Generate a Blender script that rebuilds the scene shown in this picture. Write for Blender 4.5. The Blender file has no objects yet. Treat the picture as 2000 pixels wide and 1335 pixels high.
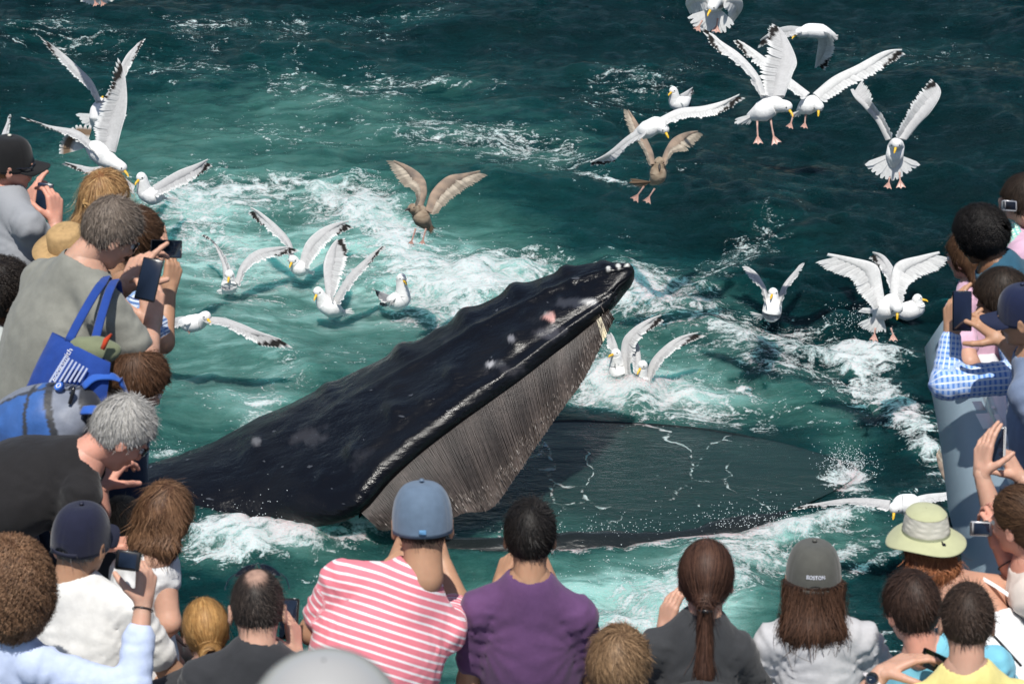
import bpy, math, numpy as np, random
from mathutils import Vector
# ---------------------------------------------------------------- camera, sky, sun, exposure
rng = np.random.default_rng(7); random.seed(7)
C = bpy.context.scene.collection
sc = bpy.context.scene
HC, TH, FP = 9.5, math.radians(27), 5671.0
CAM = np.array([0, 0, HC]); RT = np.array([1., 0, 0])
UP = np.array([0, math.sin(TH), math.cos(TH)]); FW = np.array([0, math.cos(TH), -math.sin(TH)])
cd = bpy.data.cameras.new('camera'); cam = bpy.data.objects.new('camera', cd); C.objects.link(cam)
cam.location = (0, 0, HC); cam.rotation_euler = (math.radians(90) - TH, 0, 0)
cd.sensor_width = 36; cd.lens = FP / 2000 * 36; cd.clip_end = 3000; cd.clip_start = .1
cd.dof.use_dof = True; cd.dof.focus_distance = 18.0; cd.dof.aperture_fstop = 11
sc.camera = cam
SUN_EL, SUN_AZ = math.radians(70), math.radians(186)     # azimuth measured from +Y towards +X
w = bpy.data.worlds.new('World'); sc.world = w; w.use_nodes = True
nt = w.node_tree; sky = nt.nodes.new('ShaderNodeTexSky'); sky.sky_type = 'NISHITA'; sky.sun_disc = False
sky.sun_elevation = SUN_EL; sky.sun_rotation = SUN_AZ; sky.air_density = 1.0; sky.ozone_density = 1.2
nt.links.new(sky.outputs[0], nt.nodes['Background'].inputs[0]); nt.nodes['Background'].inputs[1].default_value = .085
sl = bpy.data.lights.new('sun', 'SUN'); sl.energy = 4.5; sl.angle = math.radians(.53); sl.color = (1, .965, .9)
sun = bpy.data.objects.new('sun', sl); C.objects.link(sun)
SD = np.array([math.sin(SUN_AZ) * math.cos(SUN_EL), math.cos(SUN_AZ) * math.cos(SUN_EL), math.sin(SUN_EL)])
sun.rotation_euler = Vector(SD).to_track_quat('Z', 'Y').to_euler(); sun.location = (0, 10, 30)
sc.view_settings.view_transform = 'Standard'; sc.view_settings.look = 'None'
sc.view_settings.exposure = 0.1; sc.view_settings.gamma = 1
try: sc.cycles.sample_clamp_indirect = 4; sc.cycles.sample_clamp_direct = 30
except Exception: pass

# ---------------------------------------------------------------- numbers and helpers
def P(u, v, d):
    return CAM + d * ((u - 1000) / FP * RT - (v - 667.5) / FP * UP + FW)
def dz(v, z=0.): return (HC - z) / (math.sin(TH) + (v - 667.5) / FP * math.cos(TH))
def PZ(u, v, z=0.): return P(u, v, dz(v, z))
def to_px(X):
    r = X - CAM; d = r @ FW
    return 1000 + FP * (r @ RT) / d, 667.5 - FP * (r @ UP) / d
def cv(a): return a[0] * RT + a[1] * UP + a[2] * FW
def nrm(a):
    a = np.asarray(a, float); return a / (np.linalg.norm(a, axis=-1, keepdims=True) + 1e-12)
def sst(a, b, x):
    t = np.clip((x - a) / (b - a), 0, 1); return t * t * (3 - 2 * t)
def lin(c):
    c = [x / 255 for x in c]; return tuple(x / 12.92 if x <= .04045 else ((x + .055) / 1.055) ** 2.4 for x in c)
_lat = np.random.default_rng(3).random((32, 32, 32)).astype(np.float32)
def vn(p):
    p = np.asarray(p); i = np.floor(p).astype(int); f = p - i; f = f * f * (3 - 2 * f)
    x, y, z = (i[..., k] & 31 for k in range(3)); X, Y, Z = (x + 1) & 31, (y + 1) & 31, (z + 1) & 31
    a, b, c = f[..., 0], f[..., 1], f[..., 2]
    L = lambda u, v, t: u + (v - u) * t
    return L(L(L(_lat[x, y, z], _lat[X, y, z], a), L(_lat[x, Y, z], _lat[X, Y, z], a), b),
             L(L(_lat[x, y, Z], _lat[X, y, Z], a), L(_lat[x, Y, Z], _lat[X, Y, Z], a), b), c) - .5
def fbm(p, o=3):
    s = 0; a = 1
    for k in range(o): s = s + a * vn(p * 2 ** k + 11.3 * k); a *= .5
    return s
def catmull(pts, n):
    p = np.asarray(pts, float)
    if len(p) == 2: return p[0] + (p[1] - p[0]) * np.linspace(0, 1, n)[:, None]
    q = np.vstack([2 * p[0] - p[1], p, 2 * p[-1] - p[-2]]); t = np.linspace(0, len(p) - 1 - 1e-9, n)
    i = t.astype(int); f = (t - i)[:, None]; a, b, c, d = q[i], q[i + 1], q[i + 2], q[i + 3]
    return .5 * (2 * b + (c - a) * f + (2 * a - 5 * b + 4 * c - d) * f ** 2 + (3 * b - a - 3 * c + d) * f ** 3)

def tag(o, label=None, cat=None, group=None, kind=None):
    if label: o['label'] = label
    if cat: o['category'] = cat
    if group: o['group'] = group
    if kind: o['kind'] = kind
    return o
def empty(name, loc, label, cat, group=None):
    o = bpy.data.objects.new(name, None); C.objects.link(o); o.location = tuple(loc); o.empty_display_size = .1
    return tag(o, label, cat, group)
def mk(name, V, F, mat, parent=None, col=None, tc=None, smooth=True, fattr=None):
    """world-space vertices -> one mesh object (children keep world shape by subtracting the parent's location)"""
    V = np.asarray(V, np.float32); off = np.zeros(3)
    if parent is not None:
        q = parent
        while q is not None: off = off + np.array(q.location); q = q.parent
    V = V - off.astype(np.float32)
    me = bpy.data.meshes.new(name)
    F = [np.asarray(f) for f in (F if isinstance(F, (list, tuple)) else [F]) if len(f)]
    tot = sum(len(f) for f in F); loops = np.concatenate([f.ravel() for f in F]).astype(np.int32)
    sizes = np.concatenate([np.full(len(f), f.shape[1]) for f in F]); st = np.concatenate([[0], np.cumsum(sizes)[:-1]]).astype(np.int32)
    me.vertices.add(len(V)); me.vertices.foreach_set('co', V.ravel())
    me.loops.add(len(loops)); me.loops.foreach_set('vertex_index', loops)
    me.polygons.add(tot); me.polygons.foreach_set('loop_start', st); me.polygons.foreach_set('loop_total', sizes.astype(np.int32))
    me.update(calc_edges=True); me.validate()
    if smooth: me.polygons.foreach_set('use_smooth', np.ones(len(me.polygons), bool))
    if col is not None:
        a = me.attributes.new('Col', 'FLOAT_COLOR', 'POINT'); c = np.ones((len(V), 4), np.float32); c[:, :3] = col; a.data.foreach_set('color', c.ravel())
    if tc is not None:
        a = me.attributes.new('tc', 'FLOAT_VECTOR', 'POINT'); a.data.foreach_set('vector', np.asarray(tc, np.float32).ravel())
    if fattr:
        for k, x in fattr.items():
            a = me.attributes.new(k, 'FLOAT', 'POINT'); a.data.foreach_set('value', np.asarray(x, np.float32).ravel())
    me.materials.append(mat)
    o = bpy.data.objects.new(name, me); C.objects.link(o)
    if parent is not None: o.parent = parent
    return o
class MB:
    def __init__(s): s.V = []; s.Q = []; s.T = []; s.c = []; s.n = 0
    def add(s, V, Q=(), T=(), col=(1, 1, 1)):
        V = np.asarray(V, float).reshape(-1, 3); s.V.append(V)
        if len(Q): s.Q.append(np.asarray(Q) + s.n)
        if len(T): s.T.append(np.asarray(T) + s.n)
        col = np.asarray(col, float); s.c.append(np.broadcast_to(col, (len(V), 3))); s.n += len(V); return s
    def grid(s, G, col=(1, 1, 1), close=False):
        a, b = G.shape[:2]; i = np.arange(a * b).reshape(a, b)
        if close: i = np.hstack([i, i[:, :1]])
        Q = np.stack([i[:-1, :-1], i[1:, :-1], i[1:, 1:], i[:-1, 1:]], -1).reshape(-1, 4)
        c = np.asarray(col, float); c = c.reshape(-1, 3) if c.ndim == 3 else c
        return s.add(G.reshape(-1, 3), Q, col=c)
    def tube(s, pts, rad, k=10, col=(1, 1, 1), n=None, cap=True, flat=(1, 1), up=None):
        pts = np.asarray(pts, float)
        if n: 
            r = np.broadcast_to(np.asarray(rad, float), (len(pts),)); rad = np.interp(np.linspace(0, len(pts) - 1, n), np.arange(len(pts)), r); pts = catmull(pts, n)
        rad = np.broadcast_to(np.asarray(rad, float), (len(pts),))
        T = nrm(np.gradient(pts, axis=0)); u = np.array(up if up is not None else (0, 0, 1.), float)
        if abs(T[0] @ nrm(u)) > .95: u = np.array([0, 1., 0])
        A = nrm(np.cross(T, u)); B = nrm(np.cross(A, T)); th = np.linspace(0, 2 * math.pi, k, endpoint=False)
        G = pts[:, None] + rad[:, None, None] * (flat[0] * np.cos(th)[None, :, None] * A[:, None] + flat[1] * np.sin(th)[None, :, None] * B[:, None])
        c = np.asarray(col, float)
        if c.ndim == 2: c = np.repeat(np.stack([np.interp(np.linspace(0, 1, len(pts)), np.linspace(0, 1, len(c)), c[:, j]) for j in range(3)], -1)[:, None], k, 1)
        b = s.n; s.grid(G, c, close=True)
        if cap:
            cc = c if c.ndim == 1 else c[0, 0]
            for e, row in ((0, 0), (len(pts) - 1, len(pts) - 1)):
                m = s.n; s.add([pts[e]], col=c if c.ndim == 1 else c[e, 0])
                ii = b + row * k + np.arange(k); s.T.append(np.stack([np.full(k, m), ii, np.roll(ii, -1)], -1))
        return s
    def box(s, c, R, h, col=(1, 1, 1), bev=.0):
        """c centre, R rows = axes, h half sizes; bevelled along its edges"""
        R = np.asarray(R, float); h = np.asarray(h, float); b = min(bev, h.min() * .9)
        x = np.array([[sx, sy, sz] for sx in (-1, 1) for sy in (-1, 1) for sz in (-1, 1)], float)
        if b <= 0:
            V = x * h; Q = [[0, 1, 3, 2], [4, 6, 7, 5], [0, 4, 5, 1], [2, 3, 7, 6], [0, 2, 6, 4], [1, 5, 7, 3]]
            return s.add(c + V @ R, Q, col=col)
        V = []; 
        for k in range(8):
            for a in range(3):
                hh = h - b; hh[a] = h[a]; V.append(x[k] * hh)
        V = np.array(V); Q = []; T = [[3 * k, 3 * k + 1, 3 * k + 2] for k in range(8)]
        idx = lambda sx, sy, sz, a: 3 * (4 * (sx > 0) + 2 * (sy > 0) + (sz > 0)) + a
        for a in range(3):
            o1, o2 = [j for j in range(3) if j != a]
            for sg in (-1, 1):
                q = []
                for s1, s2 in ((-1, -1), (1, -1), (1, 1), (-1, 1)):
                    t = [0, 0, 0]; t[a] = sg; t[o1] = s1; t[o2] = s2; q.append(idx(*t, a))
                Q.append(q)
            for s1 in (-1, 1):
                for s2 in (-1, 1):
                    t = [0, 0, 0]; t[o1] = s1; t[o2] = s2; t[a] = -1; t0 = tuple(t); t[a] = 1; t1 = tuple(t)
                    Q.append([idx(*t0, o1), idx(*t1, o1), idx(*t1, o2), idx(*t0, o2)])
        return s.add(c + V @ R, Q, T, col)
    def ball(s, c, r, k=10, col=(1, 1, 1), R=None):
        ph = np.linspace(0, math.pi, k); th = np.linspace(0, 2 * math.pi, 2 * k, endpoint=False)
        D = np.stack([np.sin(ph)[:, None] * np.cos(th), np.sin(ph)[:, None] * np.sin(th), np.cos(ph)[:, None] * np.ones_like(th)], -1) * np.asarray(r)
        if R is not None: D = D @ np.asarray(R)
        return s.grid(np.asarray(c) + D, col, close=True)
    def build(s, name, mat, parent=None, smooth=True, tc=None):
        F = []
        if s.Q: F.append(np.concatenate(s.Q))
        if s.T: F.append(np.concatenate(s.T))
        return mk(name, np.concatenate(s.V), F, mat, parent, col=np.concatenate(s.c), smooth=smooth, tc=tc)

def surface_nets(f, lo, hi, h):
    lo = np.asarray(lo, float); n = np.maximum(np.ceil((np.asarray(hi) - lo) / h).astype(int) + 1, 4)
    ax = [lo[k] + h * np.arange(n[k]) for k in range(3)]
    G = np.stack(np.meshgrid(*ax, indexing='ij'), -1); D = f(G.reshape(-1, 3)).reshape(n)
    S = D < 0
    m = n - 1; cnt = np.zeros(m); acc = np.zeros((*m, 3))
    for a in range(3):
        b, c = [(1, 2), (0, 2), (0, 1)][a]
        for ob in (0, 1):
            for oc in (0, 1):
                s0 = [slice(0, m[0]), slice(0, m[1]), slice(0, m[2])]
                s0[b] = slice(ob, ob + m[b]); s0[c] = slice(oc, oc + m[c]); s1 = list(s0); s1[a] = slice(1, 1 + m[a])
                d0, d1 = D[tuple(s0)], D[tuple(s1)]; x = (d0 < 0) != (d1 < 0)
                t = np.where(x, d0 / np.where(x, d0 - d1, 1), 0); p = np.zeros((*m, 3)); p[..., a] = t; p[..., b] = ob; p[..., c] = oc
                acc += p * x[..., None]; cnt += x
    on = cnt > 0; ids = -np.ones(m, int); ids[on] = np.arange(on.sum())
    V = lo + h * (np.argwhere(on) + acc[on] / cnt[on][:, None]); Q = []
    for a in range(3):
        b, c = [(1, 2), (2, 0), (0, 1)][a]
        s0 = [slice(1, m[0]), slice(1, m[1]), slice(1, m[2])]; s0[a] = slice(0, m[a]); s1 = list(s0); s1[a] = slice(1, m[a] + 1)
        x = S[tuple(s0)] != S[tuple(s1)]; idx = np.argwhere(x); off = np.array([s.start for s in s0]); idx = idx + off
        sg = S[tuple(idx.T)]
        eb = np.zeros(3, int); eb[b] = 1; ec = np.zeros(3, int); ec[c] = 1
        g = lambda o: ids[tuple((idx - o).T)]
        q = np.stack([g(eb * 0), g(eb), g(eb + ec), g(ec)], -1); q[~sg] = q[~sg][:, ::-1]; Q.append(q)
    Q = np.concatenate(Q); Q = Q[(Q >= 0).all(1)]
    return V, Q
# signed distance pieces
def smin(a, b, k):
    h = np.clip(.5 + .5 * (b - a) / k, 0, 1); return b + (a - b) * h - k * h * (1 - h)
def cone(p, a, b, ra, rb):
    a = np.asarray(a, float); ab = np.asarray(b, float) - a; t = np.clip(((p - a) @ ab) / (ab @ ab + 1e-9), 0, 1)
    return np.linalg.norm(p - a - t[:, None] * ab, axis=1) - (ra + (rb - ra) * t)
def ell(p, c, r, R=None):
    q = p - np.asarray(c)
    if R is not None: q = q @ np.asarray(R).T
    r = np.asarray(r, float); k0 = np.linalg.norm(q / r, axis=1); k1 = np.linalg.norm(q / r ** 2, axis=1)
    return k0 * (k0 - 1) / (k1 + 1e-9)

# ---------------------------------------------------------------- materials
def mat(name, color=(.5, .5, .5), rough=.6, attr=False, bump=None, mottle=0, metal=0, sheen=0, coat=0, trans=0, sss=0, spec=.5, alpha=1, aniso=0):
    m = bpy.data.materials.new(name); m.use_nodes = True; n = m.node_tree; N = n.nodes; b = N['Principled BSDF']; L = n.links.new
    b.inputs['Roughness'].default_value = rough; b.inputs['Metallic'].default_value = metal
    b.inputs['Sheen Weight'].default_value = sheen; b.inputs['Coat Weight'].default_value = coat; b.inputs['Specular IOR Level'].default_value = spec
    b.inputs['Coat Roughness'].default_value = .08
    if sss: b.inputs['Subsurface Weight'].default_value = sss; b.inputs['Subsurface Scale'].default_value = .02; b.inputs['Subsurface Radius'].default_value = (1, .35, .2)
    if alpha < 1: b.inputs['Alpha'].default_value = alpha
    tcn = N.new('ShaderNodeTexCoord')
    if attr:
        a = N.new('ShaderNodeAttribute'); a.attribute_name = 'Col'; src = a.outputs['Color']
    else:
        a = N.new('ShaderNodeRGB'); a.outputs[0].default_value = (*color, 1); src = a.outputs[0]
    if mottle:
        sc_, amt = mottle; t = N.new('ShaderNodeTexNoise'); t.inputs['Scale'].default_value = sc_; t.inputs['Detail'].default_value = 5
        L(tcn.outputs['Object'], t.inputs['Vector']); mr = N.new('ShaderNodeMapRange'); mr.inputs[1].default_value = .3; mr.inputs[2].default_value = .7
        mr.inputs[3].default_value = 1 - amt; mr.inputs[4].default_value = 1 + amt; L(t.outputs[0], mr.inputs[0])
        hs = N.new('ShaderNodeVectorMath'); hs.operation = 'SCALE'; L(src, hs.inputs[0]); L(mr.outputs[0], hs.inputs['Scale']); src = hs.outputs[0]
    L(src, b.inputs['Base Color']); prev = None
    for (sc_, st, dist, st3) in (bump or []):
        t = N.new('ShaderNodeTexNoise'); t.inputs['Scale'].default_value = sc_; t.inputs['Detail'].default_value = 6
        mp = N.new('ShaderNodeMapping'); mp.inputs['Scale'].default_value = st3; L(tcn.outputs['Object'], mp.inputs[0]); L(mp.outputs[0], t.inputs['Vector'])
        u = N.new('ShaderNodeBump'); u.inputs['Strength'].default_value = st; u.inputs['Distance'].default_value = dist; L(t.outputs[0], u.inputs['Height'])
        if prev: L(prev, u.inputs['Normal'])
        prev = u.outputs[0]; L(prev, b.inputs['Normal'])
    if trans:
        tr = N.new('ShaderNodeBsdfTranslucent'); L(src, tr.inputs[0]); mx = N.new('ShaderNodeMixShader'); mx.inputs[0].default_value = trans
        L(b.outputs[0], mx.inputs[1]); L(tr.outputs[0], mx.inputs[2]); L(mx.outputs[0], N['Material Output'].inputs[0])
    return m
_cloth = {}
def cloth(c, fold=.5, rough=.85):
    k = (tuple(np.round(c, 3)), fold, rough)
    if k not in _cloth:
        _cloth[k] = mat('cloth', c, rough, mottle=(26, .09), sheen=.15, spec=.2, bump=[(9, fold, .022, (1, 1.3, .55)), (420, .35, .0012, (1, 1, 1))])
    return _cloth[k]
M_hair = mat('hair', attr=True, rough=.55, spec=.28, mottle=(60, .25), trans=.12)
M_eye = mat('eye_white', (.75, .73, .7), .2)
M_black = mat('black_plastic', (.012, .012, .014), .28, coat=.3)
M_screen = mat('screen', (.01, .016, .03), .08, coat=1)
M_silver = mat('brushed_silver', (.6, .6, .62), .25, metal=.9)
M_whiteplastic = mat('white_plastic', (.75, .75, .76), .35)
_skin = {}
def skinmat(c):
    k = tuple(c)
    if k not in _skin: _skin[k] = mat('skin', c, .48, mottle=(22, .1), sss=.12, spec=.35, bump=[(90, .25, .002, (1, 1, 1))])
    return _skin[k]
# ---------------------------------------------------------------- sea
def fft_field(N, size, lo, hi, p, seed, direc=None, spread=2.0):
    r = np.random.default_rng(seed); k = np.fft.fftfreq(N, size / N) * 2 * math.pi; KX, KY = np.meshgrid(k, k, indexing='ij'); K = np.hypot(KX, KY) + 1e-9
    lam = 2 * math.pi / K; A = K ** (-p) * ((lam > lo) & (lam < hi))
    if direc is not None:
        c = np.abs((KX * math.cos(direc) + KY * math.sin(direc)) / K); A = A * (.12 + c ** spread)
    S = A * (r.normal(size=(N, N)) + 1j * r.normal(size=(N, N))); H = np.fft.ifft2(S).real
    DX = np.fft.ifft2(-1j * KX / K * S).real; DY = np.fft.ifft2(-1j * KY / K * S).real; s = H.std(); return H / s, DX / s, DY / s
# measured by eye: (u, v, radius u, radius v, amount, tilt degrees)
def blobs(u, v, L):
    s = np.zeros_like(u)
    for (a, b, ra, rb, k, t) in L:
        t = math.radians(t); x = (u - a) * math.cos(t) + (v - b) * math.sin(t); y = -(u - a) * math.sin(t) + (v - b) * math.cos(t)
        s = 1 - (1 - s) * (1 - np.clip(k, 0, .995) * np.exp(-((x / ra) ** 2 + (y / rb) ** 2)))
    return s
AER = [(470, 700, 430, 250, .60, 0), (330, 300, 420, 130, .34, -8), (680, 260, 330, 110, .24, 0), (740, 460, 260, 90, .5, 0), (330, 430, 220, 80, .4, 0),
       (950, 560, 260, 80, .55, 0), (1250, 745, 170, 90, .8, 0), (1450, 775, 230, 42, .45, 8), (1080, 300, 150, 80, .14, 10), (1290, 600, 110, 60, .35, 0),
       (640, 520, 330, 85, .5, 0), (420, 470, 150, 70, .3, 0), (1280, 1190, 270, 110, .93, -8), (980, 1200, 280, 90, .80, 0), (650, 1170, 180, 80, .35, 0), (560, 1060, 200, 45, .5, -5), (1580, 1050, 200, 45, .45, -10), (1440, 640, 60, 50, .2, 0), (1640, 850, 80, 50, .3, 20)]
FOAM = [(690, 408, 95, 38, .97, 12), (770, 440, 70, 40, .85, 30), (560, 380, 150, 24, .6, -3), (350, 390, 170, 50, .6, 0), (900, 535, 190, 44, .80, 3), (840, 600, 130, 26, .5, 0),
        (1000, 520, 90, 40, .7, 0), (560, 720, 60, 40, .35, 40), (500, 815, 50, 30, .55, -30), (440, 500, 110, 60, .5, 20), (320, 905, 60, 20, .7, -8),
        (1250, 765, 160, 34, .93, 2), (1180, 730, 60, 40, .85, 0), (1420, 815, 130, 18, .5, 5), (1330, 590, 170, 60, .55, 10), (1230, 560, 60, 60, .7, 0),
        (570, 1050, 210, 30, 1.0, -6), (470, 1075, 90, 34, .9, -10), (700, 1030, 90, 20, .97, 0), (640, 1070, 150, 26, .8, -4), (1320, 1180, 180, 46, .80, -22), (1190, 1250, 120, 50, .72, 0), (1420, 1110, 130, 40, .7, -20),
        (1660, 935, 46, 32, .97, 30), (1560, 1030, 170, 16, .85, -16), (1480, 1060, 150, 26, .7, -14), (1660, 1070, 150, 18, .6, -12), (1330, 1060, 260, 12, .7, -4), (1100, 1066, 180, 12, .9, 3), (1380, 1048, 200, 12, .9, -8), (900, 1062, 120, 16, .8, 0),
        (1740, 800, 160, 44, .66, 33), (1700, 740, 90, 16, .7, 30), (1680, 690, 90, 26, .85, 12), (1810, 880, 70, 30, .8, 40), (1560, 700, 120, 40, .5, 0), (1290, 185, 140, 44, .48, 4), (1230, 150, 90, 30, .5, 0),
        (1190, 362, 60, 6, .75, 14), (1090, 300, 230, 50, .45, 8), (870, 280, 200, 40, .5, 4), (650, 190, 260, 60, .4, 0), (250, 110, 260, 42, .5, 4), (110, 60, 120, 30, .45, 0),
        (500, 50, 220, 26, .5, 0), (760, 30, 160, 20, .45, 0), (860, 160, 200, 20, .4, 0), (1740, 110, 200, 40, .3, 0), (1450, 480, 130, 40, .5, -40), (1500, 660, 200, 50, .55, 0), (1100, 560, 40, 30, .5, 0), (1570, 480, 60, 60, .2, 0),
        (1690, 1230, 90, 60, .45, 0), (1500, 960, 30, 10, .2, 0), (1720, 1090, 120, 10, .7, -16), (620, 1150, 60, 20, .2, 0), (360, 1180, 60, 60, .2, 0)]
FOAM = [(a, b, c, d, e * (.64 if b < 330 else .8 if b > 1120 else .94 if e < .95 else 1), t) for a, b, c, d, e, t in FOAM]
# outline of the submerged lower jaw (pixels on the water plane)
JAW = np.array([(790, 1035), (860, 925), (960, 850), (1080, 824), (1200, 826), (1350, 836), (1500, 860), (1620, 893), (1672, 915), (1650, 945), (1560, 990), (1450, 1022), (1330, 1042), (1150, 1060), (950, 1066), (840, 1058)], float)
JW = np.array([PZ(u, v)[:2] for u, v in JAW])
JC = catmull(np.vstack([JW, JW[:1]]), 160)[:-1]
def jaw_sd(x, y):
    """signed distance (negative inside) to the jaw outline, coarse"""
    p = np.stack([x, y], -1); d = np.full(x.shape, 1e9); ins = np.zeros(x.shape, bool); n = len(JC)
    for i in range(0, n):
        a, b = JC[i], JC[(i + 1) % n]; e = b - a; w_ = p - a; t = np.clip((w_ @ e) / (e @ e), 0, 1)
        d = np.minimum(d, np.hypot(*np.moveaxis(w_ - t[..., None] * e, -1, 0)))
        c = ((a[1] > y) != (b[1] > y)) & (x < (b[0] - a[0]) * (y - a[1]) / (b[1] - a[1] + 1e-12) + a[0]); ins ^= c
    return np.where(ins, -d, d)
H0 = .024
xs = np.arange(-5.6, 5.6, H0); ys = np.arange(12.2, 30.5, H0); X, Y = np.meshgrid(xs, ys, indexing='ij')
NN = 1024; S_ = NN * H0
f1 = fft_field(NN, S_, .5, 5, 2.35, 5, math.radians(78)); f2 = fft_field(NN, S_, .07, .6, 2.0, 6); f3 = fft_field(NN, S_, .12, 1.6, 1.9, 9, math.radians(70), 1)
nx, ny = X.shape; cut = lambda f: [a[:nx, :ny] for a in f]
(h1, ax1, ay1), (h2, ax2, ay2), (h3, ax3, ay3) = cut(f1), cut(f2), cut(f3)
U_, V_ = to_px(np.stack([X, Y, 0 * X], -1)); aer = blobs(U_, V_, AER); foam = 1 - (1 - blobs(U_, V_, FOAM)) * (1 - .26 * aer) * .93
sdj = np.full(X.shape, 9.); bx_ = (X > JC[:, 0].min() - .6) & (X < JC[:, 0].max() + .6) & (Y > JC[:, 1].min() - .6) & (Y < JC[:, 1].max() + .6); sdj[bx_] = jaw_sd(X[bx_], Y[bx_])
calm = sst(.0, .35, sdj)
rough_ = blobs(U_, V_, [(b[0], b[1], b[2] * 1.15, b[3] * 1.2, min(b[4], .9), b[5]) for b in FOAM if b[4] > .6])
bl = blobs(U_, V_, [(1640, 600, 260, 190, .8, 0)])
Z = calm * (.060 * h1 + .018 * h3 * (1 + 1.6 * bl + .8 * rough_) + .0045 * h2 * (1 + 1.6 * rough_ + bl))
pr = np.stack([X * 3.2, Y * 3.2, Z], -1); Z = Z + calm * rough_ ** 2 * (.05 + .16 * np.abs(fbm(pr, 4)))
Z = np.where(sdj < 0, np.maximum(-.25, sdj * 2), Z)
dx = -calm * (.035 * ax1 + .010 * ax3); dy = -calm * (.035 * ay1 + .010 * ay3)
wx = X + dx; wy = Y + dy
crest = np.clip(h3 * .5 + h2 * .25, -1, 2)
fm = np.clip(foam + .10 * crest * foam, 0, 1)

def water_mat(name, jaw=False):
    m = bpy.data.materials.new(name); m.use_nodes = True; N = m.node_tree.nodes; L = m.node_tree.links.new; b = N['Principled BSDF']
    def math_(op, a, c=None, cl=False):
        n = N.new('ShaderNodeMath'); n.operation = op; n.use_clamp = cl
        for i, x in enumerate((a, c)):
            if x is None: continue
            if isinstance(x, (int, float)): n.inputs[i].default_value = x
            else: L(x, n.inputs[i])
        return n.outputs[0]
    def noise(scale, detail, vec, st=(1, 1, 1), rough=.5, dist=0.):
        mp = N.new('ShaderNodeMapping'); mp.inputs['Scale'].default_value = st; L(vec, mp.inputs[0])
        t = N.new('ShaderNodeTexNoise'); t.inputs['Scale'].default_value = scale; t.inputs['Detail'].default_value = detail; t.inputs['Roughness'].default_value = rough; t.inputs['Distortion'].default_value = dist
        L(mp.outputs[0], t.inputs['Vector']); return t.outputs[0]
    geo = N.new('ShaderNodeNewGeometry'); pos = geo.outputs['Position']
    def attr(n_):
        a = N.new('ShaderNodeAttribute'); a.attribute_name = n_; return a.outputs['Fac']
    def mr(x, a, b_, c, d, smooth=True):
        n = N.new('ShaderNodeMapRange'); n.interpolation_type = 'SMOOTHSTEP' if smooth else 'LINEAR'; L(x, n.inputs[0])
        for i, y in enumerate((a, b_, c, d)):
            if isinstance(y, (int, float)): n.inputs[1 + i].default_value = y
            else: L(y, n.inputs[1 + i])
        return n.outputs[0]
    if jaw: A = math_('MULTIPLY', attr('aer'), 1.0); Fo = attr('foam')
    else: A = attr('aer'); Fo = attr('foam')
    # body colour
    nb = noise(1.3, 5, pos, (1, 1, 1), .55); nb2 = noise(5, 4, pos, (1, 1, 1), .6)
    a2 = math_('ADD', A, math_('MULTIPLY', math_('SUBTRACT', nb, .5), math_('MULTIPLY', A, .7)), True)
    nb3 = noise(2.6, 7, pos, (.55, 1.7, 1), .68, .6)
    a3 = math_('ADD', a2, math_('MULTIPLY', math_('SUBTRACT', nb2, .5), math_('MULTIPLY', A, .5)), True)
    a3 = math_('ADD', a3, math_('MULTIPLY', math_('SUBTRACT', nb3, .47), math_('ADD', math_('MULTIPLY', A, .9), .05)), True)
    a3 = math_('ADD', a3, math_('MULTIPLY', Fo, mr(nb3, .38, .60, .05, .52)), True)
    cr = N.new('ShaderNodeValToRGB'); e = cr.color_ramp.elements; e[0].position = 0; e[1].position = 1
    cols = [(0, (.0007, .0110, .0135)), (.2, (.0026, .034, .036)), (.45, (.026, .100, .088)), (.68, (.070, .180, .158)), (.86, (.165, .325, .30)), (1, (.33, .57, .53))]
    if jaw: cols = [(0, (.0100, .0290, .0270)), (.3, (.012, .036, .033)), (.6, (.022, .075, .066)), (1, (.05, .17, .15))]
    e[0].color = (*cols[0][1], 1); e[1].color = (*cols[-1][1], 1)
    for p_, c_ in cols[1:-1]: x = e.new(p_); x.color = (*c_, 1)
    L(a3, cr.inputs[0])
    # foam lace: warped ridges plus fine specks
    wv = N.new('ShaderNodeTexNoise'); wv.inputs['Scale'].default_value = 1.6; wv.inputs['Detail'].default_value = 4; L(pos, wv.inputs['Vector'])
    sb = N.new('ShaderNodeVectorMath'); sb.operation = 'SUBTRACT'; L(wv.outputs['Color'], sb.inputs[0]); sb.inputs[1].default_value = (.5, .5, .5)
    scn = N.new('ShaderNodeVectorMath'); scn.operation = 'SCALE'; scn.inputs['Scale'].default_value = .75; L(sb.outputs[0], scn.inputs[0])
    ad = N.new('ShaderNodeVectorMath'); ad.operation = 'ADD'; L(pos, ad.inputs[0]); L(scn.outputs[0], ad.inputs[1]); wp = ad.outputs[0]
    r1 = math_('SUBTRACT', 1.0, math_('MULTIPLY', math_('ABSOLUTE', math_('SUBTRACT', noise(2.0, 3, wp, (.75, 1.5, 1), .6), .5)), 9.0), True)
    r2 = math_('SUBTRACT', 1.0, math_('MULTIPLY', math_('ABSOLUTE', math_('SUBTRACT', noise(5.5, 4, wp, (.7, 1.4, 1), .6), .5)), 7.0), True)
    big = noise(1.1, 3, wp); fine = noise(14, 6, wp, (.7, 1.35, 1), .7); vfine = noise(60, 3, pos, (1, 1, 1), .6)
    lace = math_('ADD', math_('MULTIPLY', math_('MAXIMUM', r1, math_('MULTIPLY', r2, .85)), .30), math_('MULTIPLY', fine, .80))
    lace = math_('ADD', lace, math_('MULTIPLY', math_('SUBTRACT', big, .5), .45)); lace = math_('ADD', lace, math_('MULTIPLY', math_('SUBTRACT', vfine, .5), .38))
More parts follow.
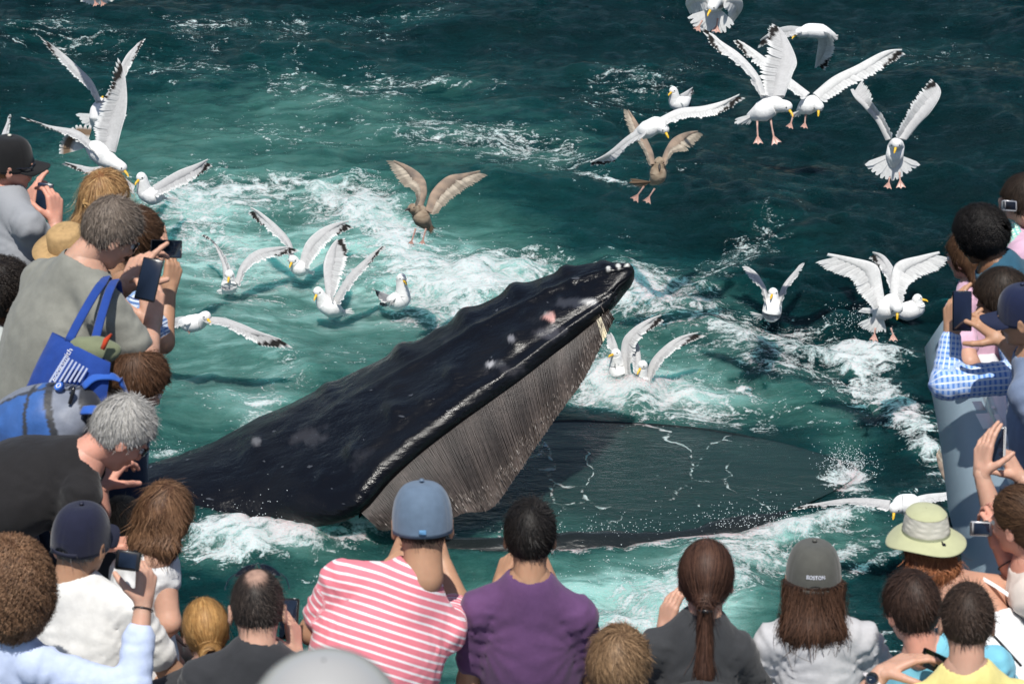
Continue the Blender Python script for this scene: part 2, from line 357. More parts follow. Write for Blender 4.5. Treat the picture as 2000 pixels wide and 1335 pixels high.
    th = math_('SUBTRACT', .90, math_('MULTIPLY', Fo, .66)); th2 = math_('ADD', th, math_('ADD', .05, math_('MULTIPLY', Fo, .34)))
    f = mr(lace, th, th2, 0, 1)
    if jaw:
        vo = N.new('ShaderNodeTexVoronoi'); vo.feature = 'DISTANCE_TO_EDGE'; vo.inputs['Scale'].default_value = 1.35
        mp = N.new('ShaderNodeMapping'); mp.inputs['Scale'].default_value = (1.3, .55, 1); L(wp, mp.inputs[0]); L(mp.outputs[0], vo.inputs['Vector'])
        ln = math_('MULTIPLY', mr(vo.outputs[0], .004, .018, 1, 0), mr(math_('ADD', math_('MULTIPLY', fine, .5), math_('MULTIPLY', big, .5)), .49, .56, 0, 1))
        spk = mr(math_('ADD', math_('MULTIPLY', fine, .6), math_('MULTIPLY', vfine, .4)), .64, .70, 0, .7)
        f = math_('MAXIMUM', f, math_('MAXIMUM', math_('MULTIPLY', ln, .75), spk), True)
    spec_ = mr(vfine, .70, .76, 0, .6); f = math_('MAXIMUM', f, math_('MULTIPLY', spec_, mr(Fo, .12, .5, 0, 1)), True)
    mx = N.new('ShaderNodeMix'); mx.data_type = 'RGBA'; L(f, mx.inputs[0]); L(cr.outputs[0], mx.inputs[6]); mx.inputs[7].default_value = (.66, .74, .74, 1)
    L(mx.outputs[2], b.inputs['Base Color'])
    L(mr(f, 0, 1, .07, .75, False), b.inputs['Roughness']); b.inputs['IOR'].default_value = 1.33; b.inputs['Specular IOR Level'].default_value = .6 if jaw else .19
    b.inputs['Subsurface Weight'].default_value = .9 if jaw else .8; b.inputs['Subsurface Scale'].default_value = .5; b.inputs['Subsurface Radius'].default_value = (.4, 1, .95)
    # relief
    def bump(h, dist, st, prev=None):
        u = N.new('ShaderNodeBump'); u.inputs['Distance'].default_value = dist; u.inputs['Strength'].default_value = st; L(h, u.inputs['Height'])
        if prev: L(prev, u.inputs['Normal'])
        return u.outputs[0]
    k = .25 if jaw else 1
    n1 = bump(noise(7, 6, pos, (.7, 1.7, 1), .66), .085 * k, .9); n2 = bump(noise(38, 4, pos, (1, 1.3, 1), .6), .012 * k, .8, n1); n3 = bump(f, .006, .3, n2); n4 = bump(math_('MULTIPLY', f, fine), .03, .8, n3)
    L(n4, b.inputs['Normal']); return m
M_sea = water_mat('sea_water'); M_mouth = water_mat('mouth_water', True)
G = np.stack([wx, wy, Z], -1); b_ = MB().grid(G)
sea = mk('sea', b_.V[0], [b_.Q[0]], M_sea, fattr={'aer': aer, 'foam': fm}); tag(sea, kind='structure')
# the open sea out to the horizon
def ring():
    V = []; lv = []; a0, a1, c0, c1 = xs[0] + .02, xs[-1] - .02, ys[0] + .02, ys[-1] - .02
    for s in (0, .02, .3, 1, 3, 8, 25, 100, 400, 1600):
        x0, x1, y0, y1 = a0 - s, a1 + s, c0 - s, c1 + s; t = np.linspace(0, 1, 41)[:-1]
        V.append(np.concatenate([np.stack([x0 + (x1 - x0) * t, 0 * t + y0], -1), np.stack([0 * t + x1, y0 + (y1 - y0) * t], -1), np.stack([x1 - (x1 - x0) * t, 0 * t + y1], -1), np.stack([0 * t + x0, y1 - (y1 - y0) * t], -1)]))
    V = np.array(V); z = np.full(V.shape[:2], -.0); z[0] = -.25; z[1] = -.12; z[2] = -.03; return np.concatenate([V, z[..., None]], -1)
Rg = ring(); uR, vR = to_px(Rg.reshape(-1, 3)); b_ = MB().grid(Rg, close=True)
tag(mk('open_sea', b_.V[0], [b_.Q[0]], M_sea, fattr={'aer': np.full(len(uR), .12), 'foam': np.full(len(uR), .12)}), kind='structure')
# flying drops over the splashes
bands = [(570, 1040, 190, 24, 900), (1655, 930, 45, 26, 700), (1500, 1035, 170, 12, 500), (1250, 760, 150, 22, 350), (700, 400, 90, 22, 300), (900, 530, 150, 20, 250), (1300, 1150, 160, 30, 350), (1680, 640, 60, 20, 250), (780, 1010, 100, 14, 250), (330, 905, 50, 10, 150), (1150, 1055, 200, 8, 200)]
Dv = []; 
for (u0, v0, ru, rv, n_) in bands:
    u = rng.normal(u0, ru * .6, n_); v = rng.normal(v0, rv * .6, n_); z = rng.exponential(.045, n_) + .01; q = np.array([PZ(a, b) for a, b in zip(u, v)]); q[:, 2] = z + .04; Dv.append(q)
Dv = np.concatenate(Dv); r = rng.uniform(.0012, .0042, len(Dv))
O = np.array([(1, 0, 0), (-1, 0, 0), (0, 1, 0), (0, -1, 0), (0, 0, 1), (0, 0, -1)], float); OT = np.array([(0, 2, 4), (2, 1, 4), (1, 3, 4), (3, 0, 4), (2, 0, 5), (1, 2, 5), (3, 1, 5), (0, 3, 5)])
V = (Dv[:, None] + O[None] * r[:, None, None]).reshape(-1, 3); T = (OT[None] + 6 * np.arange(len(Dv))[:, None, None]).reshape(-1, 3)
M_drop = mat('spray_drops', (.8, .86, .88), .15)
tag(mk('spray', V, [T], M_drop), 'white spray drops flying off the foam round the whale', 'spray', kind='stuff')
# ---------------------------------------------------------------- whale
def whale():
    root = empty('humpback_whale', PZ(900, 960), 'huge black humpback whale with its upper jaw raised out of the foaming water', 'whale')
    skin = bpy.data.materials.new('whale_skin'); skin.use_nodes = True; N = skin.node_tree.nodes; L = skin.node_tree.links.new; b = N['Principled BSDF']
    geo = N.new('ShaderNodeNewGeometry'); a = N.new('ShaderNodeAttribute'); a.attribute_name = 'Col'
    def noise(s, d, st=(1, 1, 1), r=.6):
        mp = N.new('ShaderNodeMapping'); mp.inputs['Scale'].default_value = st; mp.inputs['Rotation'].default_value = (0, math.radians(32), 0); L(geo.outputs['Position'], mp.inputs[0])
        t = N.new('ShaderNodeTexNoise'); t.inputs['Scale'].default_value = s; t.inputs['Detail'].default_value = d; t.inputs['Roughness'].default_value = r; L(mp.outputs[0], t.inputs['Vector']); return t.outputs[0]
    def mrng(x, p, q, c, d):
        n = N.new('ShaderNodeMapRange'); n.interpolation_type = 'SMOOTHSTEP'; L(x, n.inputs[0]); [setattr(n.inputs[i + 1], 'default_value', y) for i, y in enumerate((p, q, c, d))]; return n.outputs[0]
    mx = N.new('ShaderNodeMix'); mx.data_type = 'RGBA'; L(mrng(noise(3.0, 6), .60, .74, 0, .6), mx.inputs[0]); L(a.outputs[0], mx.inputs[6]); mx.inputs[7].default_value = (.032, .034, .042, 1)
    scr = N.new('ShaderNodeMix'); scr.data_type = 'RGBA'; L(mrng(noise(14, 3, (.25, 1, 3), .5), .70, .735, 0, .5), scr.inputs[0]); L(mx.outputs[2], scr.inputs[6]); scr.inputs[7].default_value = (.11, .12, .14, 1)
    L(scr.outputs[2], b.inputs['Base Color'])
    L(mrng(noise(2.2, 5), .35, .65, .16, .40), b.inputs['Roughness']); b.inputs['Specular IOR Level'].default_value = .30
    prev = None
    for s, d, st, stt in ((2.6, .05, .5, (.45, 1, 1.5)), (9, .022, .55, (.4, 1, 1.4)), (55, .004, .5, (1, 1, 1)), (220, .0012, .35, (1, 1, 1))):
        u = N.new('ShaderNodeBump'); u.inputs['Distance'].default_value = d; u.inputs['Strength'].default_value = st; L(noise(s, 4, stt), u.inputs['Height'])
        if prev: L(prev, u.inputs['Normal'])
        prev = u.outputs[0]
    L(prev, b.inputs['Normal'])
    # near lip (u,v,depth) and far silhouette (u,v,depth) from the back of the head to the tip
    near = [(200, 1030, 18.95), (300, 1030, 18.8), (420, 1024, 18.65), (540, 1024, 18.5), (630, 1020, 18.3), (700, 995, 18.22), (758, 932, 18.25), (817, 878, 18.3), (889, 822, 18.37), (952, 777, 18.43), (1015, 732, 18.5), (1078, 684, 18.57), (1127, 647, 18.63), (1185, 600, 18.7), (1212, 562, 18.76)]
    far = [(200, 950, 19.45), (285, 925, 19.4), (350, 904, 19.4), (425, 872, 19.45), (505, 828, 19.45), (590, 786, 19.45), (665, 751, 19.45), (740, 716, 19.42), (815, 678, 19.38), (893, 634, 19.33), (965, 590, 19.28), (1042, 554, 19.2), (1110, 530, 19.1), (1176, 514, 18.98), (1222, 516, 18.85)]
    nS = 260; near3 = catmull([P(*q) for q in near], nS); far3 = catmull([P(*q) for q in far], nS)
    t = np.linspace(0, 1, nS); bul = np.interp(t, [0, .3, .6, .85, 1], [.18, .17, .12, .08, .03]); nR = 84
    rows = []; ridge = []
    axis = nrm(far3[-1] * .5 + near3[-1] * .5 - far3[60] * .5 - near3[60] * .5)
    for i in range(nS):
        n_, f_ = near3[i], far3[i]; e = f_ - n_; nn = nrm(np.cross(axis, e)); nn = nn * (1 if nn @ np.array([-.3, -.35, 1]) > 0 else -1)
        th = np.linspace(0, math.pi, 56)
        # top: ellipse-like arch with a flank near the lip and a low median ridge
        x = .5 - .5 * np.sign(np.cos(th)) * np.abs(np.cos(th)) ** .86; top = n_ + x[:, None] * e + (bul[i] * np.sin(th) ** .8)[:, None] * nn
        ridgeh = .022 * np.exp(-((x - .62) / .035) ** 2) * sst(.3, .55, t[i]); top = top + ridgeh[:, None] * nn
        # groove and swollen lip along the near edge
        lipz = .011 * np.exp(-((x - .035) / .03) ** 2) - .010 * np.exp(-((x - .13) / .035) ** 2); top = top + (lipz * sst(.28, .4, t[i]))[:, None] * nn
        th2 = np.linspace(0, math.pi, 30)[1:-1]; y = .5 + .5 * np.cos(th2); bot = n_ + y[:, None] * e - (.10 * np.sin(th2) + .02)[:, None] * nn
        rows.append(np.vstack([top, bot]))
    G = np.array(rows)
    # rounded snout: three closing rings
    c_end = G[-1].mean(0)
    for q, s in ((.028, .88), (.05, .66), (.064, .36), (.068, .04)): G = np.vstack([G, (c_end + (G[nS - 1] - c_end) * s + axis * q)[None]])
    back = G[0].mean(0)
    G = np.vstack([(back + (G[0] - back) * .8 - axis * .6 + np.array([0, 0, -.35]))[None], (back + (G[0] - back) * .95 - axis * .28 + np.array([0, 0, -.12]))[None], G])
    # tubercles
    tub = [(785, 684, 22, .06), (911, 620, 24, .06), (1004, 562, 20, .05), (1104, 526, 16, .04), (1178, 512, 12, .02), (495, 872, 26, .035), (770, 801, 20, .05), (690, 884, 16, .035), (628, 930, 14, .025),
           (1072, 622, 20, .03), (1002, 664, 18, .04), (885, 732, 18, .04), (975, 712, 20, .03), (1010, 646, 10, .025), (1095, 584, 10, .02), (1138, 563, 9, .02), (1190, 527, 8, .016), (1208, 521, 7, .014), (1225, 518, 6, .012),
           (850, 640, 14, .02), (640, 760, 18, .03), (1065, 560, 14, .02), (1120, 556, 10, .02), (830, 780, 14, .02), (700, 985, 12, .015), (940, 650, 16, .02), (1030, 600, 14, .02), (770, 745, 16, .02)]
    U0, V0 = to_px(G); Nn = np.cross(np.gradient(G, axis=1), np.gradient(G, axis=0)); Nn = nrm(Nn); mid = G.mean(1, keepdims=True)
    Nn *= np.sign(((G - mid) * Nn).sum(-1, keepdims=True) + 1e-9)
    vis = np.zeros(G.shape[:2]); vis[:, :56] = 1
    D = np.zeros(G.shape[:2])
    for (u, v, r, h) in tub: D += h * (.72 if v < 514 + (1222 - u) * .56 - 20 or u > 1170 else .62) * np.exp(-(((U0 - u) ** 2 + (V0 - v) ** 2) / (r * .95) ** 2) ** 1.2)
    nz = fbm(np.stack([G[..., 0] * 2.2, G[..., 1] * 3, G[..., 2] * 4], -1), 4)
    base = (.0038, .0042, .0062); col = np.ones((*G.shape[:2], 3)) * base
    G = G + Nn * (D * vis + .03 * nz * vis)[..., None]
    def stain(u, v, ru, rv, c, k):
        nonlocal col
        n2 = fbm(np.stack([U0 / 12, V0 / 12, 0 * U0], -1), 4); wgt = k * np.exp(-((U0 - u) / ru) ** 2 - ((V0 - v) / rv) ** 2) * vis; wgt = sst(.25, .6, wgt + .5 * n2 * (wgt > .12)); col = col * (1 - wgt[..., None]) + np.array(c) * wgt[..., None]
    for q in ((1130, 594, 44, 10, (.035, .038, .048), .8), (1150, 592, 20, 6, (.4, .4, .4), .6), (1073, 622, 12, 8, (.55, .30, .27), .9), (1068, 618, 12, 8, (.2, .2, .2), .5), (970, 712, 26, 9, (.05, .055, .065), .7), (958, 710, 8, 6, (.4, .4, .42), .8),
              (1000, 664, 10, 7, (.2, .2, .22), .8), (1075, 650, 30, 14, (.05, .05, .06), .7), (1190, 527, 4, 4, (.6, .6, .58), .95), (1208, 521, 4, 4, (.6, .6, .58), .95), (1224, 518, 5, 5, (.7, .7, .66), .98), (600, 850, 40, 20, (.03, .03, .035), .6), (1000, 720, 60, 14, (.02, .02, .025), .6), (500, 865, 14, 10, (.12, .12, .13), .6)): stain(*q)
    m = MB(); m.grid(G, col, close=True); m.build('body', skin, root)
    # baleen: one thin curved plate every few centimetres under the near lip, fringed at the inner edge
    lip = catmull([P(u, v, d) for u, v, d in near[5:14]], 60)
    edge_px = [(742, 1035, 18.25), (840, 1030, 18.22), (905, 1002, 18.25), (960, 992, 18.3), (1008, 930, 18.38), (1050, 868, 18.46), (1096, 802, 18.53), (1143, 737, 18.6), (1200, 624, 18.7)]
    edge = catmull([P(*q) for q in edge_px], 60)
    M_bal = mat('baleen', attr=True, rough=.36, spec=.5, mottle=(30, .25), bump=[(160, .5, .003, (1, 1, .2))])
    n = 290; m = MB(); tt = np.linspace(0, 1, n); r_ = np.random.default_rng(4)
    LI = lambda A, x: np.stack([np.interp(x * 59, np.arange(60), A[:, k]) for k in range(3)], -1)
    la, ea = LI(lip, tt), LI(edge, tt)
    for i in range(n):
        a0, e0 = la[i], ea[i] + r_.normal(0, .0015, 3); tg = nrm(LI(lip, np.array([min(1, tt[i] + .01)]))[0] - LI(lip, np.array([max(0, tt[i] - .01)]))[0]); a0 = a0 + .035 * FW - .0 * UP
        s = np.linspace(0, 1, 9); ct = a0 + s[:, None] * (e0 - a0) + (np.sin(s * math.pi) * -.025)[:, None] * FW
        ct += r_.normal(0, .0008, (9, 1)) * tg
        wth = .15 * (1 - .72 * s); inn = ct + wth[:, None] * nrm(FW + .25 * UP) - (.02 * s)[:, None] * tg
        ofs = (.0035 * (1 - s * .55))[:, None] * tg
        shade = r_.uniform(.86, 1.12) * (1 + .25 * np.sin(tt[i] * 50)); c = np.array([.054, .043, .038]) * shade
        if .955 < tt[i] < .972: c = np.array([.62, .56, .42])
        cc = c * (1 + .9 * s[:, None] ** 3); cc = np.concatenate([cc, cc, cc, cc])
        V = np.concatenate([ct - ofs, ct + ofs, inn + ofs * .5, inn - ofs * .5]); k = np.arange(8)
        q = lambda x, y: np.stack([x + k, y + k, y + k + 1, x + k + 1], -1)
        m.add(V, np.concatenate([q(0, 9), q(9, 18), q(27, 0)]), col=cc)
    # hair fringe at the free edge
    for i in range(1300):
        x = r_.random(1); a0 = LI(edge, x)[0]; l0 = LI(lip, x)[0]; d = nrm(a0 - l0); p0 = a0 - d * r_.uniform(.02, .16) + FW * r_.uniform(-.03, .05); wd = nrm(edge[-1] - edge[0]) * .0018
        p1 = p0 + d * r_.uniform(.015, .03) + r_.normal(0, .002, 3); p2 = p1 + d * .008 + r_.normal(0, .002, 3)
        m.add([p0 - wd, p0 + wd, p1 + wd * .7, p1 - wd * .7, p2], [[0, 1, 2, 3]], [[3, 2, 4]], col=np.array([.13, .105, .09]) * r_.uniform(.7, 1.5))
    tag(m.build('baleen', M_bal, root, smooth=False), kind='stuff')
    # dark gum strip the plates hang from, and the palate behind them
    m = MB(); g = np.stack([lip + .02 * FW - .015 * UP, lip + .045 * FW - .06 * UP, lip + .2 * FW - .02 * UP]); m.grid(g, (.005, .005, .007)); m.build('gum', skin, root)
    m = MB(); g = np.stack([lip + .20 * FW, lip * .5 + edge * .5 + .16 * FW, edge * .93 + lip * .07 + .09 * FW]); m.grid(g, (.03, .022, .02)); m.build('palate', skin, root)
    # lower jaw: lip that rings the water-filled pouch
    nJ = len(JC); V = np.concatenate([JC, np.zeros((nJ, 1))], 1); uJ, vJ = to_px(V)
    nearside = sst(975, 1025, vJ)
    tipw = sst(1400, 1590, uJ); ang = np.arange(nJ) / nJ
    hgt = .012 - .02 * tipw + .04 * nearside * (1 - .9 * tipw) + .02 * np.sin(ang * 40) * nearside ; wid = .035 + .10 * nearside * (1 - .6 * tipw)
    Tg = nrm(np.roll(V, -1, 0) - np.roll(V, 1, 0)); out = np.stack([Tg[:, 1], -Tg[:, 0], 0 * Tg[:, 0]], -1)
    ctr = V.mean(0); out *= np.sign(((V - ctr) * out).sum(1, keepdims=True))
    prof = [(-1.2, -.25), (-.8, -.02), (-.45, .7), (0, 1), (.5, .75), (1.1, .1), (1.9, -.6), (3.2, -2.2)]
    G = np.stack([V + out * (wid * a_)[:, None] + np.array([0, 0, 1]) * (hgt + (b_ - 1) * (.05 + .02 * nearside))[:, None] for a_, b_ in prof], 1)
    G += np.stack([0 * hgt[:, None] + 0 * G[..., 0], 0 * G[..., 0], .03 * fbm(G * np.array([5, 5, 5]), 3)], -1) * nearside[:, None, None]
    G = np.concatenate([G, G[:1]]); m = MB(); m.grid(G, (.012, .016, .017)); jaw = m.build('lower_jaw', skin, root)
    # bowl of the pouch under the water
    m = MB(); K = [(1, -.03), (.8, -.25), (.4, -.5), (.02, -.6)]; Gb = np.stack([np.concatenate([ctr[:2] + (np.vstack([JC, JC[:1]]) - ctr[:2]) * s, np.full((nJ + 1, 1), z)], 1) for s, z in K]); m.grid(Gb, (.012, .02, .02)); m.build('throat_pouch', skin, root)
    # smooth dark water held inside the jaw
    rr = np.linspace(0, 1, 60); Gm = ctr[:2] + rr[:, None, None] * (np.vstack([JC, JC[:1]]) - ctr[:2])[None] * 1.004
    z = .004 + .035 * (1 - rr[:, None] ** 4) + .006 * fbm(np.concatenate([Gm * 2.0, np.zeros((*Gm.shape[:2], 1))], -1), 3); Gm = np.concatenate([Gm, z[..., None]], -1)
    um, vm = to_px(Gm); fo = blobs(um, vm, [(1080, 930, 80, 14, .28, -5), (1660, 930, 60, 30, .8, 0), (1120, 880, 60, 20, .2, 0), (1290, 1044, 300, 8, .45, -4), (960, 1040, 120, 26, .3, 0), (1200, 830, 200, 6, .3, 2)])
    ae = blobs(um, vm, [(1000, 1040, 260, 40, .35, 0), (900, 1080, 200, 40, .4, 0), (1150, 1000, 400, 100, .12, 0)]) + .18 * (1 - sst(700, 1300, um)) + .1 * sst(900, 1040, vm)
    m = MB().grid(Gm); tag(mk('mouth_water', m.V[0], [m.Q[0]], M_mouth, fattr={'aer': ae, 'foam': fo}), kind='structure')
whale()
# ---------------------------------------------------------------- boat: deck, bulwarks, front rail
DECK = 3.3
M_paint = mat('white_boat_paint', (.72, .74, .76), .32, coat=.3, mottle=(3, .05), bump=[(5, .15, .01, (1, 1, 1)), (180, .15, .0008, (1, 1, 1))])
M_grey = mat('grey_boat_paint', (.26, .34, .40), .38, mottle=(2.5, .10), bump=[(4, .2, .012, (1, 1, 1)), (150, .2, .001, (1, 1, 1))])
M_deck = mat('deck_paint', (.30, .32, .33), .8, mottle=(6, .15), bump=[(300, .6, .002, (1, 1, 1))])
M_rub = mat('black_rubber', (.015, .015, .016), .6)
def boat():
    root = empty('tour_boat', (0, 6.0, 1.0), 'white and grey whale watching boat whose bow rail the crowd leans on', 'boat')
    # inner line of the U-shaped bow (plan), from the left side round the front to the right side
    rp = np.array([PZ(u, v, 4.2)[:2] for u, v in ((1868, 590), (1884, 640), (1922, 745), (1966, 895), (2000, 1050))])
    front = np.array([(0, 7.74), (.45, 7.72), (.95, 7.66), (1.22, 7.74), (1.42, 8.0)]); right = np.vstack([front, rp[::-1]])
    left = (right * [-.86, 1])[::-1][:-1]; line = np.vstack([left, right]); ln = catmull(np.c_[line, 0 * line[:, 0]], 120)
    T = nrm(np.gradient(ln, axis=0)); out = np.stack([-T[:, 1], T[:, 0], 0 * T[:, 0]], -1); 
    if (out[60][:3] @ np.array([0, 1, 0])) < 0: out = -out       # towards the water
    zz = lambda z: np.array([0, 0, z])
    # bulwark: outer flare, cap rail, inner face
    side = sst(8.0, 8.7, ln[:, 1])
    top = 4.22 + .0 * side; fl = .05 + .15 * side
    prof = [(-.06, DECK), (-.06, 4.16), (-.075, 4.18), (-.08, 4.225), (-.06, 4.245), (.0, 4.245), (.014, 4.22), (.016, 4.17)]
    G = np.stack([ln + out * a + zz(z) for a, z in prof], 1); m = MB(); m.grid(G, (.72, .74, .76)); m.build('bulwark', M_paint, root)
    wd_ = .35 + 1.15 * sst(11.6, 9.2, ln[:, 1]) if False else np.interp(ln[:, 1], [8, 9.4, 10.4, 11.6], [1.7, 1.5, 1.0, .3])
    G = np.stack([ln + out * .014 + zz(4.175), ln + out * (.02 + .05 * side * wd_)[:, None] + zz(4.10), ln + out * (.02 + .125 * side * wd_)[:, None] + zz(3.99), ln + out * (.01 + .115 * side * wd_)[:, None] + zz(3.96), ln - out * .35 + zz(3.2), ln - out * .8 + zz(2.0), ln - out * 1.1 + zz(.5), ln - out * 1.15 + zz(-.4)], 1)
    m = MB(); m.grid(G); m.build('hull', M_grey, root)
    # deck behind the bulwark
    inn = ln - out * 1.9; inn[:, 1] = np.minimum(inn[:, 1], ln[:, 1]); 
    D = np.stack([ln - out * .03, ln * [1.0, 1, 1] - out * .9, np.c_[ln[:, 0] * 1.9, np.clip(ln[:, 1] - 3.0, 3.2, 12), 0 * ln[:, 0]]], 1) + zz(DECK)
    m = MB(); m.grid(D); m.build('deck', M_deck, root)
    # rail stanchions and the inner hand rail
    m = MB(); rr = ln - out * .16 + zz(4.10); m.tube(rr[6:-6], .016, 8, cap=True); m.build('hand_rail', M_silver, root)
    for k in range(8, 114, 10):
        m = MB(); q = ln[k] - out[k] * .16; m.tube([q + zz(DECK), q + zz(4.1)], .014, 8); m.tube([q + zz(DECK), q + zz(DECK + .02)], .04, 10); m.build('stanchion', M_silver, root)
    # sun patches on the right cap rail, laid on as thin white plates
    
    M_sunpatch = mat('sun_patch_white', (.82, .82, .8), .5)
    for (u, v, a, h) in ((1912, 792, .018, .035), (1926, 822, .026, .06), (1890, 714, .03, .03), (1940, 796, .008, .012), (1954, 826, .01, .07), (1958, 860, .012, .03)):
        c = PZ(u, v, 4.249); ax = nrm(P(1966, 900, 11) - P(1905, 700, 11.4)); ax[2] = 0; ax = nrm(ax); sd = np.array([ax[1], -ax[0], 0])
        m = MB(); m.box(c, [sd, ax, (0, 0, 1)], (a, h, .0015), bev=.0005); m.build('sun_patch_plate', M_sunpatch, root)
boat()
# round pale dome of the lamp just below the camera
def dome():
    c = P(637, 1425, 3.2); s = 3.2 / FP
    root = empty('deck_lamp', c, 'round pearl grey dome lamp close to the lens at the bottom edge', 'lamp')
    M_d = mat('pearl_dome', (.50, .49, .47), .22, coat=.6, metal=.25)
    th = np.linspace(0, 2 * math.pi, 64, endpoint=False); R = 160 * s
    pr = [(R * math.sin(a), R * 1.02 * math.cos(a)) for a in np.linspace(.02, 1.75, 30)]
    G = np.array([[c + np.array([r * math.cos(t), r * math.sin(t), z]) for t in th] for r, z in pr]); m = MB(); m.grid(G, close=True); m.build('dome', M_d, root)
    m = MB(); m.tube([c + np.array([0, 0, -R * .15]), c + np.array([0, 0, -R * .32])], R * 1.06, 40); m.build('collar', M_paint, root)
    m = MB(); m.tube([c + np.array([0, 0, -R * .3]), c + np.array([0, 0, -R * 9])], R * .35, 24); m.build('post', M_paint, root)
dome()
# ---------------------------------------------------------------- gulls
M_fe = mat('feathers', attr=True, rough=.75, spec=.2, mottle=(70, .07), trans=.28, sheen=.1, bump=[(300, .4, .0015, (1, 1, 1))])
M_bd = mat('plumage', attr=True, rough=.8, spec=.2, mottle=(60, .06), sheen=.15, bump=[(140, .5, .003, (1, 1, 1)), (34, .4, .008, (1, 1, 1))])
M_bk = mat('beak', attr=True, rough=.35)
WHT = np.array([.80, .80, .79]); GRY = np.array([.34, .35, .37]); LGR = np.array([.60, .60, .60]); BLK = np.array([.02, .018, .017]); YEL = np.array([.75, .45, .03]); PNK = np.array([.50, .30, .25])
BRN = np.array([.17, .115, .075]); TAN = np.array([.52, .42, .31])
def gull(label, d, body, head, beak, wings=(), tail=None, legs=(), juv=False, z=None, br=1.0, swim=False, group='gulls round the whale'):
    if d is None: d = dz(body[-1][1] if isinstance(body[-1], tuple) else body[1], .03)
    px = d / FP
    B = [P(b[0], b[1], d + (b[2] if len(b) > 2 else 0)) for b in body]; c0 = B[len(B) // 2]
    root = empty('gull', c0, label, 'gull', group); r_ = np.random.default_rng(int(abs(body[0][0] * 7 + body[0][1])))
    wh = WHT if not juv else np.array([.26, .19, .13]); 
    hp = P(head[0], head[1], d + (head[2] if len(head) > 2 else -.05)); bp = P(beak[0], beak[1], d + (beak[2] if len(beak) > 2 else -.09))
    bd = nrm(bp - hp)
    # body: tail end -> belly -> shoulders -> neck -> head, one skin
    pts = B + [hp * .55 + B[-1] * .45, hp, hp + bd * .028]; nb = len(B)
    rad = list(np.interp(np.linspace(0, 1, nb), [0, .35, .7, 1], [.020, .057, .068, .059]) * br) + [.043, .036, .016]
    m = MB(); n = 26; q = catmull(pts, n); r = np.interp(np.linspace(0, len(pts) - 1, n), np.arange(len(pts)), rad); 
    ax = np.repeat(wh[None], 14, 0)
    if swim: ax[:5] = GRY * 1.1
    m.tube(q, r, 16, col=ax if not juv else wh)
    # head sphere for brow and crown
    m.ball(hp, (.036, .036, .036), 9, wh if not juv else wh * 1.2)
    bo = m.build('body', M_bd, root)
    if juv: 
        me = bo.data; cc = np.array([v.co[:] for v in me.vertices]); f = vn(cc * 60 + 3)[:, None] + .5; colr = BRN * f + TAN * .8 * (1 - f); a = np.ones((len(cc), 4)); a[:, :3] = colr; me.attributes['Col'].data.foreach_set('color', a.ravel())
    # beak with a hooked tip
    b0 = hp + bd * .028; b1 = b0 + bd * .05; dn = -UP if abs(bd @ UP) < .8 else FW
    m = MB(); m.tube([b0, b0 + bd * .02, b0 + bd * .038, b1 + dn * .008], [.0105, .009, .008, .0025], 8, col=BLK * 3 if juv else YEL); m.build('beak', M_bk, root)
    sd = nrm(np.cross(bd, UP + .01)); 
    up2 = nrm(np.cross(sd, bd)); up2 = up2 * np.sign(up2 @ UP + 1e-6)
    for s in (-1, 1): m = MB(); m.ball(hp + bd * .018 + sd * s * .029 + up2 * .008, (.005,) * 3, 6, (.02, .02, .02)); m.build('eye', M_black, root)
    for W in wings: wing(root, d, W, juv, r_)
    if tail is not None:
        bx = P(*tail[0][:2], d + (tail[0][2] if len(tail[0]) > 2 else 0)); T3 = [P(q[0], q[1], d + (q[2] if len(q) > 2 else .03)) for q in tail[1:]]; E = catmull(T3, 60); m = MB()
        nf = 13
        for i in range(nf):
            x = (i + .5) / nf; tp = E[int(x * 59)] + r_.normal(0, .004, 3); dr = tp - bx; L_ = np.linalg.norm(dr); wd = nrm(E[min(59, int(x * 59) + 1)] - E[max(0, int(x * 59) - 1)]) * L_ * .0
            wd = nrm(E[min(59, int(x * 59) + 2)] - E[max(0, int(x * 59) - 2)]) * np.linalg.norm(E[-1] - E[0]) / nf * .95; s = np.linspace(0, 1, 6); w_ = np.interp(s, [0, .3, .85, 1], [.25, .5, .72, .28])
            ctr = bx + s[:, None] * dr + FW * (.0015 * (i % 2) + .001 * i); V = np.stack([ctr - w_[:, None] * wd, ctr + w_[:, None] * wd], 1)
            base = wh if not juv else BRN * 1.1
            cc = np.repeat((base * np.ones((6, 3)))[:, None], 2, 1)
            if tail_dark(label): cc[3:5] = BRN * 1.2
            m.grid(V, cc)
        m.build('tail', M_fe, root)
    for (a, k, f) in legs:
        A, K = P(*a[:2], d - .01), P(*k[:2], d - .02); Fp = K + (P(*f[:2], d - .05) - K) * .82; pc = PNK if not juv else PNK * .8
        m = MB(); m.tube([A, K * .5 + A * .5 + FW * .01, K], [.008, .0055, .006], 7, col=pc * .9); lg = m.build('leg', M_bk, root)
        m = MB(); fd = Fp - K; sdw = nrm(np.cross(fd, FW)); e = np.linalg.norm(fd) * .55
        to = [Fp - sdw * e, Fp + fd * .12, Fp + sdw * e]; m.add([K, to[0], K * .2 + (to[0] + to[1]) * .4, to[1], K * .2 + (to[1] + to[2]) * .4, to[2]], [], [[0, 1, 2], [0, 2, 3], [0, 3, 4], [0, 4, 5]], pc)
        for t_ in to: m.tube([K, t_], [.005, .003], 5, col=pc * 1.05)
        m.build('foot', M_bk, lg)
    return root
def tail_dark(l): return 'brown-tipped' in l
